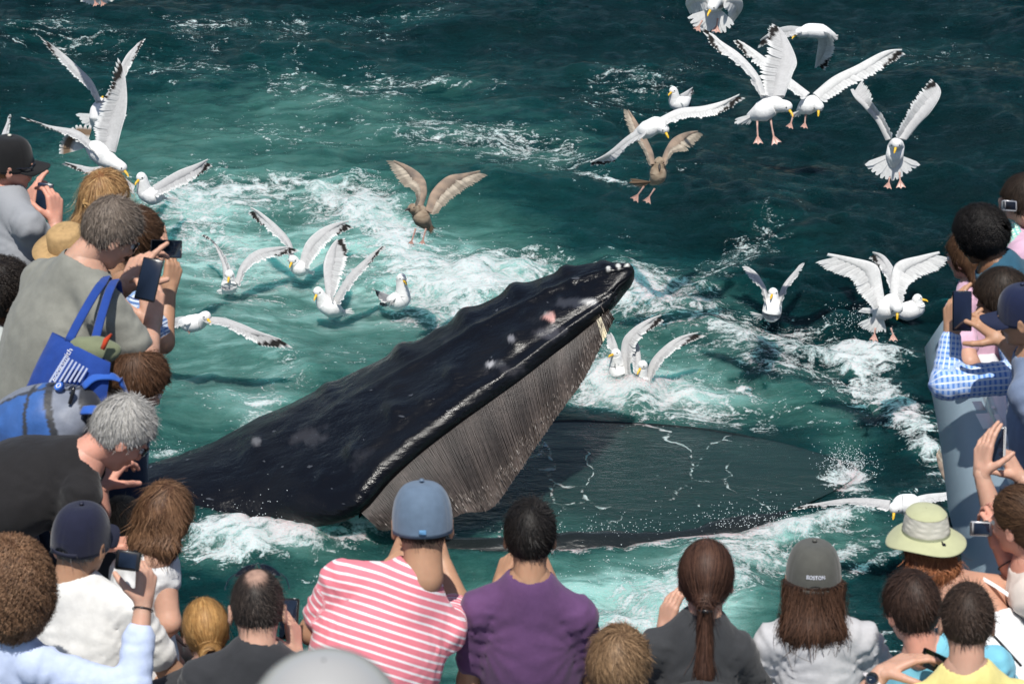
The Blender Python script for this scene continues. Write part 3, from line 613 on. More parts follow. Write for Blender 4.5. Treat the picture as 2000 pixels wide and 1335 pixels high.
def wing(root, d, W, juv, r_):
    le, te = W['le'], W['te']; col = {'w': WHT * .98, 'g': LGR, 'd': GRY * .8}[W.get('c', 'g')]; sg = W.get('s', 1); dark = W.get('tip', 1)
    if juv: col = np.array([.60, .52, .42])
    n = 44; L2 = catmull([(*p[:2], 0) for p in le], n)[:, :2]; T2 = catmull([(*p[:2], 0) for p in te], n)[:, :2]
    px = d / FP; arc = np.concatenate([[0], np.cumsum(np.hypot(*np.diff(L2, axis=0).T))]) * px; tot = arc[-1]; full = W.get('len', .66)
    extra = math.sqrt(max(full ** 2 - tot ** 2, .0009)); extra = min(extra, .36); dep = sg * extra * (arc / tot) + W.get('d0', 0)
    chord = np.hypot(*(T2 - L2).T) * px; ct = np.interp(np.linspace(0, 1, n), [0, .3, .6, 1], [.17, .17, .15, .02]); cdp = -sg * np.sqrt(np.maximum(ct ** 2 - chord ** 2, 0)) * .6
    LE = np.array([P(u, v, d + e) for (u, v), e in zip(L2, dep)]); TE = np.array([P(u, v, d + e + g) for (u, v), e, g in zip(T2, dep, cdp)])
    f = lambda A, x: np.stack([np.interp(np.clip(x, 0, 1) * (n - 1), np.arange(n), A[:, k]) for k in range(3)], -1)
    nr = nrm(np.cross(np.gradient(LE, axis=0), TE - LE + 1e-6)); nr *= np.sign(nr @ -FW + 1e-9)[:, None]
    m = MB()
    # arm and coverts: a thick tapering section
    tt = np.linspace(0, .9, 30); cs = np.array([0, .04, .15, .35, .55]); prof = np.array([0, .7, 1, .6, .08])
    thick = .015 * np.interp(tt, [0, .4, .9], [1.5, 1, .25]); l, e_, q = f(LE, tt), f(TE, tt), f(nr, tt)
    shr = np.interp(tt, [0, .55, .9], [1, .9, .35])
    front = np.stack([l + (c * shr)[:, None] * (e_ - l) + (thick * p)[:, None] * q for c, p in zip(cs, prof)], 1); backs = np.stack([l + (c * shr)[:, None] * (e_ - l) - (thick * p)[:, None] * q for c, p in zip(cs[::-1], prof[::-1])], 1)
    G = np.concatenate([front, backs], 1); 
    cc = np.ones((*G.shape[:2], 3)) * col; edge = WHT if not juv else BRN * 1.6; cc[:, [0, 1, 8, 9]] = edge * np.ones(3) if not dark == 2 else BLK
    x3 = G * 45; cc *= (1 + (.16 if not juv else .9) * vn(x3))[..., None]
    if juv: cc[:, :] = BRN * 1.5 * (1 + 1.2 * vn(G * 30))[..., None] + .10
    m.grid(G, cc, close=True)
    # feathers: secondaries near the body, primaries fanned from the wrist
    N_ = 30
    for i in range(N_):
        x = (i + .5) / N_; wrist = .52
        xb = x if x < wrist else wrist + (x - wrist) * .55
        b0 = f(LE, np.array([xb]))[0]; tp = f(TE, np.array([x]))[0] if x < .93 else f(TE, np.array([1.]))[0] * (x - .93) / .07 + f(TE, np.array([.93]))[0] * (1 - (x - .93) / .07)
        dr = tp - b0; b0 = b0 + dr * (.2 if x < wrist else .12); dr = tp - b0; tp = tp + nrm(dr) * r_.uniform(-.007, .007 if x < .9 else .003); dr = tp - b0; L_ = np.linalg.norm(dr)
        tn = nrm(f(LE, np.array([min(1, x + .03)]))[0] - f(LE, np.array([max(0, x - .03)]))[0]); nn = f(nr, np.array([x]))[0]; wd = np.cross(nrm(dr), nn); wd = nrm(wd)
        hw = (.0175 if x < wrist else .0135) * (1 if not x > .9 else .8); s = np.linspace(0, 1, 8); w_ = hw * np.interp(s, [0, .2, .75, .93, 1], [.6, 1, .9, .6, .12])
        ctr = b0 + s[:, None] * dr + nn * (.0012 * ((i % 3) - 1)) + (nn * .012)[None] * (s[:, None] ** 2) * r_.uniform(-.5, 1)
        V = np.stack([ctr - w_[:, None] * wd, ctr + nn * .001, ctr + w_[:, None] * wd], 1)
        c = np.ones((8, 3, 3)) * col * r_.uniform(.9, 1.06); c[:, 1] *= .86
        if juv:
            k = .5 + .5 * r_.random(); c = c * (.55 + .55 * k); c[5:] = c[5:] * .6; c[0:3] *= .7
        elif dark and x > .66:
            st = int(np.interp(x, [.66, .85, 1], [7, 5, 3])); c[st:] = BLK; c[7:] = WHT * (x > .7)
            if x > .9: c[6:] = WHT * .9; c[3:6] = BLK
        elif x < .66: c[6:] = WHT
        m.grid(V, c)
    m.build('wing', M_fe, root)
W = lambda le, te, **k: dict(le=le, te=te, **k)
wat = lambda v: dz(v, .05)
gull('white gull flying away behind another, wings raised, at the upper left', 21.5, [(190, 246), (190, 232), (192, 215)], (196, 200, .1), (200, 190, .14),
     [W([(195, 203), (180, 162), (156, 135), (120, 102), (72, 67)], [(184, 192), (168, 171), (132, 137), (99, 101), (73, 68)]), W([(200, 202), (222, 165), (243, 114), (262, 92), (286, 72)], [(214, 205), (236, 170), (246, 147), (266, 110), (286, 74)])], tail=[(190, 225), (147, 222), (165, 245), (195, 252), (232, 240), (250, 222)])
gull('large gull diving with one wing straight up and a brown-tipped fanned tail', 19.2, [(168, 283, .05), (188, 293), (205, 308)], (238, 327), (258, 352),
     [W([(226, 298), (237, 255), (247, 215), (247, 168), (236, 106)], [(186, 288), (184, 250), (193, 222), (210, 175), (231, 108)]), W([(202, 318), (178, 280), (150, 256), (92, 245), (34, 225)], [(188, 300), (165, 286), (140, 270), (104, 255), (36, 227)], len=.5)], tail=[(165, 288), (116, 300), (119, 278), (130, 258), (150, 245), (182, 244)], legs=(), br=1.15)
gull('gull with one pale wing stretched to the right, beak to beak with the diving gull', 20.2, [(318, 385, .08), (300, 384), (284, 375)], (276, 346), (265, 358),
     [W([(298, 365), (345, 335), (383, 320), (415, 306)], [(306, 385), (352, 366), (386, 346), (414, 324)]), W([(262, 366), (215, 328), (175, 327), (105, 311)], [(258, 380), (205, 345), (170, 342), (118, 318)])], tail=[(312, 385), (345, 384), (350, 390), (345, 396)])
gull('gull sitting in foam with both wings arched up, leftmost of those on the water', wat(560), [(455, 566, .12), (448, 560), (448, 552)], (448, 536), (446, 546),
     [W([(441, 548), (434, 512), (414, 470), (390, 456)], [(450, 546), (448, 520), (425, 480), (392, 458)]), W([(462, 550), (474, 515), (500, 490), (540, 482), (583, 481)], [(469, 560), (484, 528), (516, 508), (552, 500), (588, 490)], c='g')], tail=[(450, 560), (424, 566), (432, 574), (466, 570)])
gull('gull with dark-tipped wings spread wide just behind the leftmost sitting gull', wat(525) + .0, [(600, 530, .12), (588, 525), (580, 520)], (572, 507), (567, 518),
     [W([(570, 500), (566, 473), (545, 445), (510, 415), (476, 398)], [(563, 500), (555, 478), (532, 458), (505, 436), (482, 416)]), W([(586, 516), (597, 475), (622, 450), (655, 435), (698, 428)], [(602, 524), (620, 500), (645, 472), (668, 455), (692, 445)])], tail=[(595, 528), (600, 536), (610, 536), (615, 530)])
gull('gull on the water with one wing upright showing a black tip', wat(605), [(668, 610, .15), (650, 603), (634, 592)], (621, 569), (614, 584),
     [W([(642, 590), (633, 545), (632, 512), (646, 480), (666, 459)], [(650, 588), (662, 560), (675, 520), (680, 492), (674, 464)], c='g'), W([(650, 590), (680, 540), (714, 506), (760, 469)], [(664, 594), (692, 553), (722, 519), (756, 478)], len=.6)], tail=[(660, 608), (686, 602), (690, 612), (670, 620)], br=1.12)
gull('gull floating with folded grey wings, neck upright, left of the whale snout', wat(585), [(755, 585, .1), (772, 588), (786, 582)], (784, 543), (793, 553),
     [W([(775, 572), (762, 578), (745, 570), (719, 561)], [(770, 590), (752, 592), (742, 586), (735, 570)], c='d', len=.3), W([(768, 578), (752, 586), (740, 592)], [(768, 594), (755, 598), (742, 596)], c='d', len=.2)], br=1.1)
gull('mottled brown young gull hovering with wings raised above the whitewater', 20.3, [(842, 448, .08), (825, 428), (818, 414)], (806, 407), (796, 409),
     [W([(822, 405), (833, 375), (828, 348), (800, 325), (748, 305)], [(812, 398), (808, 372), (786, 362), (772, 345), (752, 312)]), W([(832, 412), (842, 375), (872, 345), (908, 338), (957, 329)], [(853, 420), (874, 398), (905, 374), (934, 355), (952, 342)])], tail=[(838, 435), (838, 452), (844, 456), (850, 446)], legs=[((812, 446), (804, 470), (802, 478)), ((832, 446), (826, 468), (824, 478))], juv=True)
gull('gull gliding low over green water below the spread-wing pair', 20.0, [(345, 628, .15), (370, 632), (388, 628)], (402, 617), (411, 631),
     [W([(398, 622), (434, 622), (470, 632), (510, 648), (577, 671)], [(405, 632), (440, 640), (480, 660), (520, 678), (576, 680)], d0=-.02), W([(375, 622), (350, 620), (320, 632), (290, 655)], [(368, 632), (345, 640), (318, 655), (292, 668)])], legs=[((385, 640), (372, 646), (366, 648))])
gull('gull cut off by the top left edge, only tail and feet in view', 20.5, [(182, -4), (184, -20), (186, -34)], (180, -60), (176, -72), [W([(190, -30), (230, -70), (280, -110)], [(200, -10), (245, -50), (282, -104)]), W([(178, -30), (140, -70), (90, -110)], [(168, -10), (130, -50), (92, -104)])], tail=[(184, -12), (152, 0), (172, 8), (205, 8), (225, -2)], legs=[((182, -6), (186, 4), (188, 13)), ((195, -6), (199, 4), (203, 12))])
gull('gull at the top edge with drooped wings and a wide white tail', 19.6, [(1400, 20, .05), (1402, 5), (1400, -6)], (1391, 14, -.14), (1381, 31, -.18),
     [W([(1380, -8), (1350, -14), (1340, 5), (1345, 22)], [(1385, 20), (1372, 22), (1358, 26), (1350, 26)], c='w', tip=0, len=.5), W([(1420, -8), (1445, -5), (1450, 15), (1432, 44)], [(1415, 15), (1422, 28), (1420, 40), (1428, 46)], c='w', tip=0, len=.5)],
     tail=[(1400, 15), (1340, 34), (1360, 56), (1385, 62), (1411, 64), (1436, 44)], legs=[((1372, 40), (1366, 50), (1360, 62)), ((1402, 36), (1400, 50), (1398, 66))])
gull('gull banking with level outstretched wings above a brown gull', 19.8, [(1243, 258, .14), (1262, 254), (1282, 244)], (1297, 252), (1308, 274),
     [W([(1290, 232), (1326, 214), (1372, 208), (1415, 196), (1464, 174)], [(1298, 248), (1334, 234), (1378, 230), (1415, 220), (1457, 190)], c='w'), W([(1258, 248), (1226, 268), (1196, 292), (1170, 308), (1141, 322)], [(1262, 266), (1234, 282), (1212, 302), (1196, 318), (1150, 325)], c='w')], tail=[(1250, 258), (1236, 268), (1240, 276), (1262, 272)])
gull('dark brown young gull with legs dangling under the banking gull', 20.6, [(1272, 358, .06), (1284, 345), (1286, 330)], (1288, 316, -.02), (1288, 330, -.08),
     [W([(1276, 322), (1274, 300), (1262, 270), (1242, 235), (1218, 200)], [(1266, 320), (1254, 292), (1232, 262), (1222, 240), (1216, 210)]), W([(1294, 322), (1300, 296), (1312, 272), (1340, 258), (1378, 254)], [(1304, 320), (1314, 300), (1340, 296), (1360, 278), (1374, 262)])], tail=[(1272, 355), (1232, 350), (1232, 360), (1255, 366)], legs=[((1258, 364), (1246, 380), (1237, 394)), ((1279, 368), (1268, 384), (1262, 398))], juv=True)
gull('gull resting on dark water with folded grey wings, between flying gulls', wat(203), [(1345, 192, .12), (1332, 202), (1320, 200)], (1315, 177), (1307, 184),
     [W([(1326, 186), (1340, 178), (1356, 168)], [(1332, 206), (1346, 198), (1354, 178)], c='g', len=.3)], br=1.05)
gull('big gull with one wing raised tall and pink feet hanging, nearest of the right flock', 18.6, [(1462, 228, .06), (1488, 218), (1510, 205)], (1537, 208), (1551, 229),
     [W([(1494, 192), (1480, 150), (1446, 108), (1408, 80), (1361, 44)], [(1478, 180), (1458, 142), (1428, 118), (1396, 98), (1366, 52)], c='w'), W([(1532, 190), (1548, 146), (1556, 118), (1536, 72), (1510, 42)], [(1492, 186), (1484, 142), (1497, 100), (1498, 66), (1507, 44)], c='g')], tail=[(1475, 222), (1433, 236), (1440, 243), (1460, 241), (1478, 234)], legs=[((1479, 236), (1480, 266), (1481, 284)), ((1505, 232), (1511, 266), (1518, 284))], br=1.12)
gull('gull with long wings in a wide V right behind the tall-winged gull', 19.8, [(1560, 218, .08), (1575, 208), (1590, 202)], (1599, 208), (1598, 232),
     [W([(1580, 184), (1540, 152), (1500, 118), (1462, 90), (1427, 70)], [(1566, 194), (1536, 172), (1492, 140), (1454, 108), (1430, 78)], c='w'), W([(1588, 184), (1625, 152), (1672, 128), (1730, 99), (1782, 96)], [(1612, 200), (1655, 172), (1702, 150), (1742, 124), (1770, 106)], c='w')], tail=[(1562, 216), (1545, 220), (1548, 228), (1565, 228)], legs=[((1550, 222), (1545, 240), (1541, 252)), ((1574, 222), (1572, 240), (1570, 252))])
gull('small far gull flapping with its near wing drooped, top of the right flock', 22.5, [(1630, 70, .05), (1605, 62), (1580, 60)], (1561, 64, -.02), (1550, 72, -.04),
     [W([(1590, 60), (1598, 80), (1594, 112), (1590, 141)], [(1618, 64), (1630, 84), (1624, 112), (1612, 138)], c='w'), W([(1566, 56), (1540, 52), (1510, 60), (1474, 86)], [(1562, 66), (1538, 74), (1510, 84), (1480, 94)], c='g')], tail=[(1622, 68), (1638, 68), (1636, 78), (1626, 80)], br=.95)
gull('gull hovering upright over dark water with tail fanned and pink feet together', 20.0, [(1744, 326, .03), (1747, 305), (1750, 286)], (1751, 281, -.12), (1746, 302, -.16),
     [W([(1734, 274), (1712, 236), (1688, 210), (1668, 190), (1657, 165)], [(1744, 268), (1730, 234), (1708, 205), (1701, 180), (1684, 156)], c='g', tip=0), W([(1768, 274), (1792, 246), (1820, 216), (1838, 180), (1820, 153)], [(1746, 266), (1768, 224), (1789, 188), (1806, 168), (1818, 155)], c='g')], tail=[(1745, 300), (1688, 318), (1710, 342), (1745, 352), (1776, 338), (1801, 320)], legs=[((1738, 346), (1736, 356), (1733, 370)), ((1757, 336), (1758, 352), (1760, 370))])
gull('gull sitting alone on the water right of the snout, wings half raised', wat(618), [(1505, 622, .1), (1507, 612), (1509, 596)], (1510, 571, -.02), (1506, 580, -.07),
     [W([(1500, 600), (1492, 560), (1474, 530), (1447, 516)], [(1496, 598), (1484, 562), (1462, 542), (1448, 520)], c='g', tip=0, len=.5), W([(1520, 598), (1530, 560), (1550, 532), (1573, 507)], [(1524, 596), (1538, 566), (1556, 542), (1572, 512)], c='g', tip=0, len=.5)], tail=[(1490, 615), (1464, 608), (1470, 616), (1488, 624)], br=1.15)
gull('gull hovering with spread white wings just left of the bow rail', 19.0, [(1708, 618, .05), (1728, 605), (1742, 592)], (1753, 602, -.1), (1752, 632, -.13),
     [W([(1726, 592), (1722, 548), (1710, 516), (1660, 502), (1587, 489)], [(1706, 604), (1680, 576), (1660, 545), (1625, 532), (1590, 512)], c='w', tip=0), W([(1742, 592), (1740, 545), (1752, 512), (1800, 498), (1857, 486)], [(1762, 592), (1775, 560), (1796, 542), (1832, 528), (1856, 504)], c='w', tip=0)], tail=[(1722, 612), (1676, 634), (1698, 648), (1732, 648)], legs=[((1710, 640), (1708, 652), (1706, 668)), ((1740, 640), (1744, 652), (1745, 668))], br=1.12)
gull('gull floating behind the hovering one, big yellow bill pointing at the rail', wat(610), [(1745, 608, .15), (1770, 608), (1790, 600)], (1792, 583, -.02), (1819, 588, -.02),
     [W([(1760, 592), (1752, 540), (1728, 500), (1694, 489)], [(1740, 588), (1732, 550), (1716, 522), (1698, 504)], c='g', tip=1)], tail=[(1745, 610), (1685, 602), (1682, 608), (1745, 616)], br=1.15)
gull('gull rising from the foam right of the baleen with one wing arched', wat(735), [(1212, 745, .1), (1208, 732), (1205, 715)], (1203, 690), (1192, 694),
     [W([(1218, 738), (1215, 672), (1232, 645), (1268, 622), (1308, 609)], [(1232, 736), (1236, 700), (1250, 664), (1272, 644), (1300, 626)]), W([(1205, 715), (1206, 685), (1200, 660), (1190, 645)], [(1200, 715), (1196, 690), (1186, 676), (1184, 655)], tip=0, len=.4)])
gull('gull in the foam with a long wing swept right, in front of the arched-wing gull', wat(748), [(1262, 758, .1), (1254, 750), (1250, 738)], (1255, 713), (1244, 730),
     [W([(1250, 722), (1250, 690), (1244, 662), (1232, 650)], [(1238, 730), (1232, 700), (1224, 676), (1220, 658)], tip=0, len=.4), W([(1264, 752), (1270, 712), (1292, 682), (1328, 657), (1388, 643)], [(1272, 750), (1288, 716), (1314, 690), (1346, 670), (1382, 655)])])
gull('gull flying low toward the green sun hat, one long wing over the jaw', 17.8, [(1800, 985, .15), (1780, 985), (1762, 985)], (1747, 992), (1744, 1018),
     [W([(1740, 980), (1695, 975), (1645, 976), (1594, 983), (1542, 992)], [(1732, 998), (1695, 989), (1645, 986), (1604, 991), (1545, 994)], c='g'), W([(1775, 978), (1806, 967), (1850, 961), (1900, 950)], [(1780, 992), (1812, 984), (1855, 976), (1902, 960)], c='w')], br=1.1)
gull('brown young gull half hidden by the right bulwark', 18.4, [(1900, 935, .1), (1885, 940), (1870, 948)], (1868, 968), (1860, 985),
     [W([(1862, 952), (1842, 930), (1832, 905), (1828, 876)], [(1872, 945), (1860, 925), (1850, 900), (1834, 878)], len=.4), W([(1880, 935), (1900, 900), (1930, 880)], [(1892, 945), (1915, 915), (1932, 890)], len=.4)], juv=True)
gull('gull hidden behind the black cap at far left, one wing tip up', 20.5, [(-20, 305), (-8, 298), (2, 292)], (12, 290), (20, 300), [W([(2, 285), (6, 262), (14, 240), (20, 218)], [(10, 290), (14, 268), (19, 245), (21, 222)], len=.45), W([(-10, 285), (-40, 250), (-60, 220)], [(0, 290), (-30, 262), (-56, 228)])])
# ---------------------------------------------------------------- people
def frame(yaw, pitch, roll):
    cy, sy = math.cos(math.radians(yaw)), math.sin(math.radians(yaw)); f = np.array([-sy, cy, 0]); r = np.array([cy, sy, 0]); u = np.array([0, 0, 1.])
    p = math.radians(pitch); f, u = f * math.cos(p) - u * math.sin(p), u * math.cos(p) + f * math.sin(p)
    q = math.radians(roll); r, u = r * math.cos(q) - u * math.sin(q), u * math.cos(q) + r * math.sin(q)
    return np.stack([r, f, u])      # rows: right, forward, up; positive pitch looks down, positive roll tips to the person's right
HL_Y, HL_Z = [-.11, -.06, -.03, .0, .02, .045, .07, .09], [-.075, -.085, -.055, -.012, -.005, .02, .052, .062]
def head_sdf(q, ears=True):
    s = ell(q, (0, -.006, .022), (.0745, .094, .098)); s = smin(s, ell(q, (0, .03, -.045), (.056, .058, .074)), .03)
    s = smin(s, ell(q, (0, .062, -.098), (.026, .022, .02)), .025); s = smin(s, cone(q, (0, .086, .005), (0, .108, -.034), .009, .013), .012)
    for x in (-1, 1):
        s = smin(s, ell(q, (x * .028, .086, .016), (.02, .009, .006)), .012); s = smin(s, ell(q, (x * .042, .066, -.028), (.018, .016, .014)), .02); s = -smin(-s, ell(q, (x * .032, .098, -.004), (.012, .012, .009)), .01)
    s = smin(s, ell(q, (0, .094, -.062), (.022, .009, .006)), .008); s = smin(s, ell(q, (0, .09, -.074), (.018, .009, .006)), .008)
    for x in (-1, 1):
        R = np.array([[.94, -.32 * x, 0], [.32 * x, .94, 0], [0, 0, 1]])
        e = ell(q, (x * .083, -.012, -.012), (.009, .019, .032), R); e = -smin(-e, ell(q, (x * .094, -.008, -.010), (.007, .010, .018)), .006); s = smin(s, e, .006)
    s = smin(s, cone(q, (0, -.03, -.06), (0, -.045, -.15), .054, .058), .03)
    return s
def ik(S, Wp, l1, l2, hint):
    v = Wp - S; D = np.linalg.norm(v); D2 = min(D, (l1 + l2) * .995); v = v / D; a = math.acos(np.clip((l1 ** 2 + D2 ** 2 - l2 ** 2) / (2 * l1 * D2), -1, 1))
    h = np.asarray(hint, float); h = nrm(h - (h @ v) * v); return S + l1 * (math.cos(a) * v + math.sin(a) * h)
def hand_prims(Wr, f, n, side, curl=(.5, .5, .5, .5), thumb=.5, s=1.0):
    """list of cones for a palm, four jointed fingers and a thumb. f: finger direction, n: palm normal"""
    f = nrm(f); n = nrm(np.asarray(n) - (np.asarray(n) @ f) * f); t = np.cross(f, n) * side; pr = []
    L = lambda a, b, c: Wr + s * (a * f + b * t + c * n)
    for k, (x, ln) in enumerate(((.030, .092), (.010, .096), (-.011, .091), (-.030, .082))):
        kn = L(ln, x, 0); pr.append((L(0, x * .55, 0), kn, .0155 * s, .0125 * s)); p = kn; ang = 0
        seg = [(.044, .026, .021), (.048, .029, .023), (.045, .027, .022), (.034, .021, .019)][k]; spread = nrm(f + t * x * 3)
        for j, (l, r) in enumerate(zip(seg, (.0098, .0088, .0078))):
            ang += curl[k] * (1.15, 1.3, .8)[j]; d = spread * math.cos(ang) + n * math.sin(ang); p2 = p + s * l * d; pr.append((p, p2, r * s, r * .92 * s)); p = p2
    p0 = L(.018, .026, .004); d1 = nrm(.55 * f + .75 * t + .35 * n); p1 = p0 + s * .042 * d1; d2 = nrm(d1 + (f * .6 - t * .35 + n * .7) * thumb); p2 = p1 + s * .034 * d2; d3 = nrm(d2 + (f * .3 - t * .4 + n * .5) * thumb); p3 = p2 + s * .028 * d3
    pr += [(p0, p1, .0155 * s, .0125 * s), (p1, p2, .0115 * s, .0105 * s), (p2, p3, .0105 * s, .0085 * s)]
    return pr
PEOPLE = {}
def person(key, label, head, d, yaw=0, pitch=20, roll=0, s=1.0, hs=1.0, skin=(.47, .26, .17), tyaw=None, lean=12, tilt=0, sh=None, pelvis=None, arms=(None, None), shirt=(.3, .3, .3), sleeve='short', sleeve_mat=None,
           shirt_mat=None, hair=None, hcol=((.03, .02, .015), (.07, .045, .03)), fat=1.0, neckline=.075, fold=.55, trousers=(.03, .04, .07), sw=.168, tank=False, neck_len=1.0, group='people watching from the boat rail', stand=DECK, neck_up=.056):
    H = P(head[0], head[1], d); Rh = frame(yaw, pitch, roll) ; tyaw = yaw if tyaw is None else tyaw; Rt = frame(tyaw, lean, tilt); hs = hs * s * .94
    root = empty('person', (H[0], H[1], stand), label, 'person', group)
    PEOPLE[key] = dict(root=root, H=H, Rh=Rh, Rt=Rt, s=s, hs=hs, d=d)
    N0 = H + hs * (-.035 * Rh[1] - .125 * Rh[2]); N = N0 - s * .040 * neck_len * Rt[2]                       # base of the skull, base of the neck
    if sh: shL, shR = [P(q[0], q[1], d + q[2]) for q in sh]; 
    else: shL, shR = [N - .055 * s * Rt[2] + x * sw * s * Rt[0] for x in (-1, 1)]
    Mid = (shL + shR) / 2
    if sh: N = N * .62 + (Mid + s * .06 * Rt[2]) * .38 if not sh[0][3:] else N
    Pv = P(pelvis[0], pelvis[1], d + pelvis[2]) if pelvis else Mid - s * .47 * Rt[2]
    upv = nrm(Mid - Pv); rt = shR - shL; rt = nrm(rt - (rt @ upv) * upv); fw = np.cross(upv, rt); RT3 = np.stack([rt, fw, upv]); W_ = np.linalg.norm(shR - shL) / 2
    # arms
    l1, l2 = .285 * s, .255 * s; A = []
    for k, a in enumerate(arms):
        S = (shL, shR)[k]; sx = (-1, 1)[k]
        if a is None:
            Wt = S + s * (.30 * fw * 1 + .04 * sx * rt - .40 * upv * .9) if abs(yaw) < 40 else S + s * (-.26 * fw * [1, 1, 0] - .33 * np.array([0, 0, 1.])); Wt = Wt + .02 * sx * rt; E = ik(S, Wt, l1, l2, sx * rt * .6 - fw * .5 - upv * .6); hf, hn, cu, th = nrm(fw * .8 - UP * .2), -np.array([0, 0, 1.]), (.45,) * 4, .4; vis = False
        else:
            Wt = P(a['w'][0], a['w'][1], d + a['w'][2]); 
            E = P(a['e'][0], a['e'][1], d + a['e'][2]) if 'e' in a else ik(S, Wt, l1, l2, cv(a.get('hint', (sx, -.5, 0))))
            hf, hn = cv(a.get('f', (0, 1, .2))), cv(a.get('n', (0, 0, 1))); cu = a.get('curl', (.45, .5, .5, .55)); th = a.get('thumb', .5); vis = True
        A.append((S, E, Wt, hf, hn, cu, th, vis))
    g = fat
    T = lambda p: (p - Mid) @ RT3.T
    def torso(p, e):
        q = T(p)
        r = ell(q, (0, -.0, -.15 * s), ((W_ * .93 + .0) * g + e, .108 * s * g + e, .20 * s + e)); r = smin(r, ell(q, (0, .005, -.33 * s), (.150 * s * g + e, .103 * s * g + e, .17 * s + e)), .06)
        r = smin(r, cone(p, N, shL, .050 * s + e, .048 * s + e), .05); r = smin(r, cone(p, N, shR, .050 * s + e, .048 * s + e), .05); r = smin(r, cone(p, N - .012 * s * upv + .012 * s * fw, Mid - .17 * s * upv - .012 * s * fw, .060 * s + e, .095 * s + e), .05); return r
    def legs(p, e):
        r = ell(T(p), (0, 0, -.50 * s), (.165 * s * g + e, .12 * s * g + e, .12 * s + e))
        for x in (-1, 1):
            hp = Pv + x * .085 * s * rt - .02 * s * upv; ft = np.array([hp[0], hp[1], stand + .08]) - .03 * fw * [1, 1, 0]; kn = (hp + ft) / 2 + .05 * nrm(fw * [1, 1, 0]); r = smin(r, cone(p, hp, kn, .082 * s + e, .055 * s + e), .05); r = smin(r, cone(p, kn, ft, .055 * s + e, .037 * s + e), .03)
        return r
    def armsd(p, e, upto=2.0):
        r = np.full(len(p), 9.)
        for (S, E, Wt, *_r) in A:
            r = np.minimum(r, smin(cone(p, S, E, .052 * s + e, .040 * s + e), cone(p, E, Wt, .041 * s + e, .0265 * s + e), .015))
        return r
    # body skin: torso+arms, legs, head, hands, one object
    Vs, Qs, n0 = [], [], 0
    def addm(VQ):
        nonlocal n0
        V, Q = VQ
        if len(V): Vs.append(V); Qs.append(Q + n0); n0 += len(V)
    def bb(pts, m): pts = np.array(pts); return pts.min(0) - m, pts.max(0) + m
    lo, hi = bb([N, shL, shR, Pv] , .2 * s); addm(surface_nets(lambda p: smin(smin(torso(p, 0), cone(p, N, Mid - .10 * s * upv - .005 * fw, .056 * s, .085 * s), .03), cone(p, N0 - .01 * Rh[2] * hs, N - .03 * s * upv + .02 * fw * s, .056 * hs, .060 * s), .05), lo, hi, .0125))
    for (S, E, Wt, *_r) in A:
        lo, hi = bb([S, E, Wt], .07); addm(surface_nets(lambda p: smin(cone(p, S, E, .050 * s, .039 * s), cone(p, E, Wt, .041 * s, .026 * s), .02), lo, hi, .011))
    lo, hi = np.array([min(Pv[0], H[0]) - .3, Pv[1] - .3, stand - .02]), Pv + [.3, .3, .1]; ft = []
    lo2, hi2 = bb([H], .0); cr = np.array([[x, y, z] for x in (-.105, .105) for y in (-.12, .13) for z in (-.17, .13)]) * hs @ Rh + H
    addm(surface_nets(lambda p: head_sdf((p - H) @ Rh.T / hs) * hs, cr.min(0), cr.max(0), .0062))
    for k, (S, E, Wt, hf, hn, cu, th, vis) in enumerate(A):
        pr = hand_prims(Wt, hf, hn, (-1, 1)[k], cu, th, s * .98); pts = np.array([q[0] for q in pr] + [q[1] for q in pr]); lo, hi = bb(np.vstack([pts, Wt - nrm(Wt - E) * .03]), .018); pl = pr[0][0]
        def hs_(p):
            r = cone(p, Wt - nrm(Wt - E) * .05 * s, Wt + hf * 0.02, .0268 * s, .022 * s)
            for j, (a, b, ra, rb) in enumerate(pr): r = smin(r, cone(p, a, b, ra, rb), .010 if j in (0, 4, 8, 12, 16) else .0035)
            return r
        addm(surface_nets(hs_, lo, hi, .0045 if vis else .008))
    bo = mk('body', np.concatenate(Vs), [np.concatenate(Qs)], skinmat(skin), root)
    # eyes
    for x in (-1, 1):
        m = MB(); m.ball(H + hs * (np.array([x * .032, .083, -.003]) @ Rh), (.0115 * hs,) * 3, 8, (.75, .73, .7)); ey = m.build('eye', M_eye, root)
    # trousers and shoes
    lo = np.minimum(Pv, np.array([Pv[0], Pv[1], stand])) - [.3, .3, .0]; hi = Pv + [.3, .3, .16]; lo[2] = stand + .02
    V, Q = surface_nets(lambda p: legs(p, .012) + .012 * fbm(p * 9, 2), lo, hi, .026); mk('trousers', V, [Q], cloth(trousers), root)
    for x in (-1, 1):
        hp = Pv + x * .085 * s * rt; b0 = np.array([hp[0], hp[1], stand + .05]); ff = nrm(fw * [1, 1, 0]); m = MB(); m.tube([b0 - ff * .09, b0 - ff * .02, b0 + ff * .10, b0 + ff * .17], [.04, .052, .046, .02], 10, flat=(1, .9), n=8); m.build('shoe', M_black, root)
    # shirt
    rngp = np.random.default_rng(int(head[0] + head[1])); o3 = rngp.random(3) * 20
    def sleeve_end(S, E, Wt):
        if sleeve == 'short': return [(S, S + .66 * (E - S), .060 * s, .057 * s)]
        if sleeve == 'long': return [(S, E, .060 * s, .052 * s), (E, Wt - .02 * nrm(Wt - E), .052 * s, .036 * s)]
        if sleeve == 'rolled': return [(S, E, .060 * s, .053 * s), (E, E + .62 * (Wt - E), .052 * s, .05 * s)]
        return [(S, S + .02 * (E - S), .05 * s, .05 * s)]
    sl = [q for (S, E, Wt, *_r) in A for q in sleeve_end(S, E, Wt)]
    nk = (N + neck_up * s * nrm(N0 - N) + .022 * s * fw, N0 + .10 * hs * Rh[2] + .012 * fw)
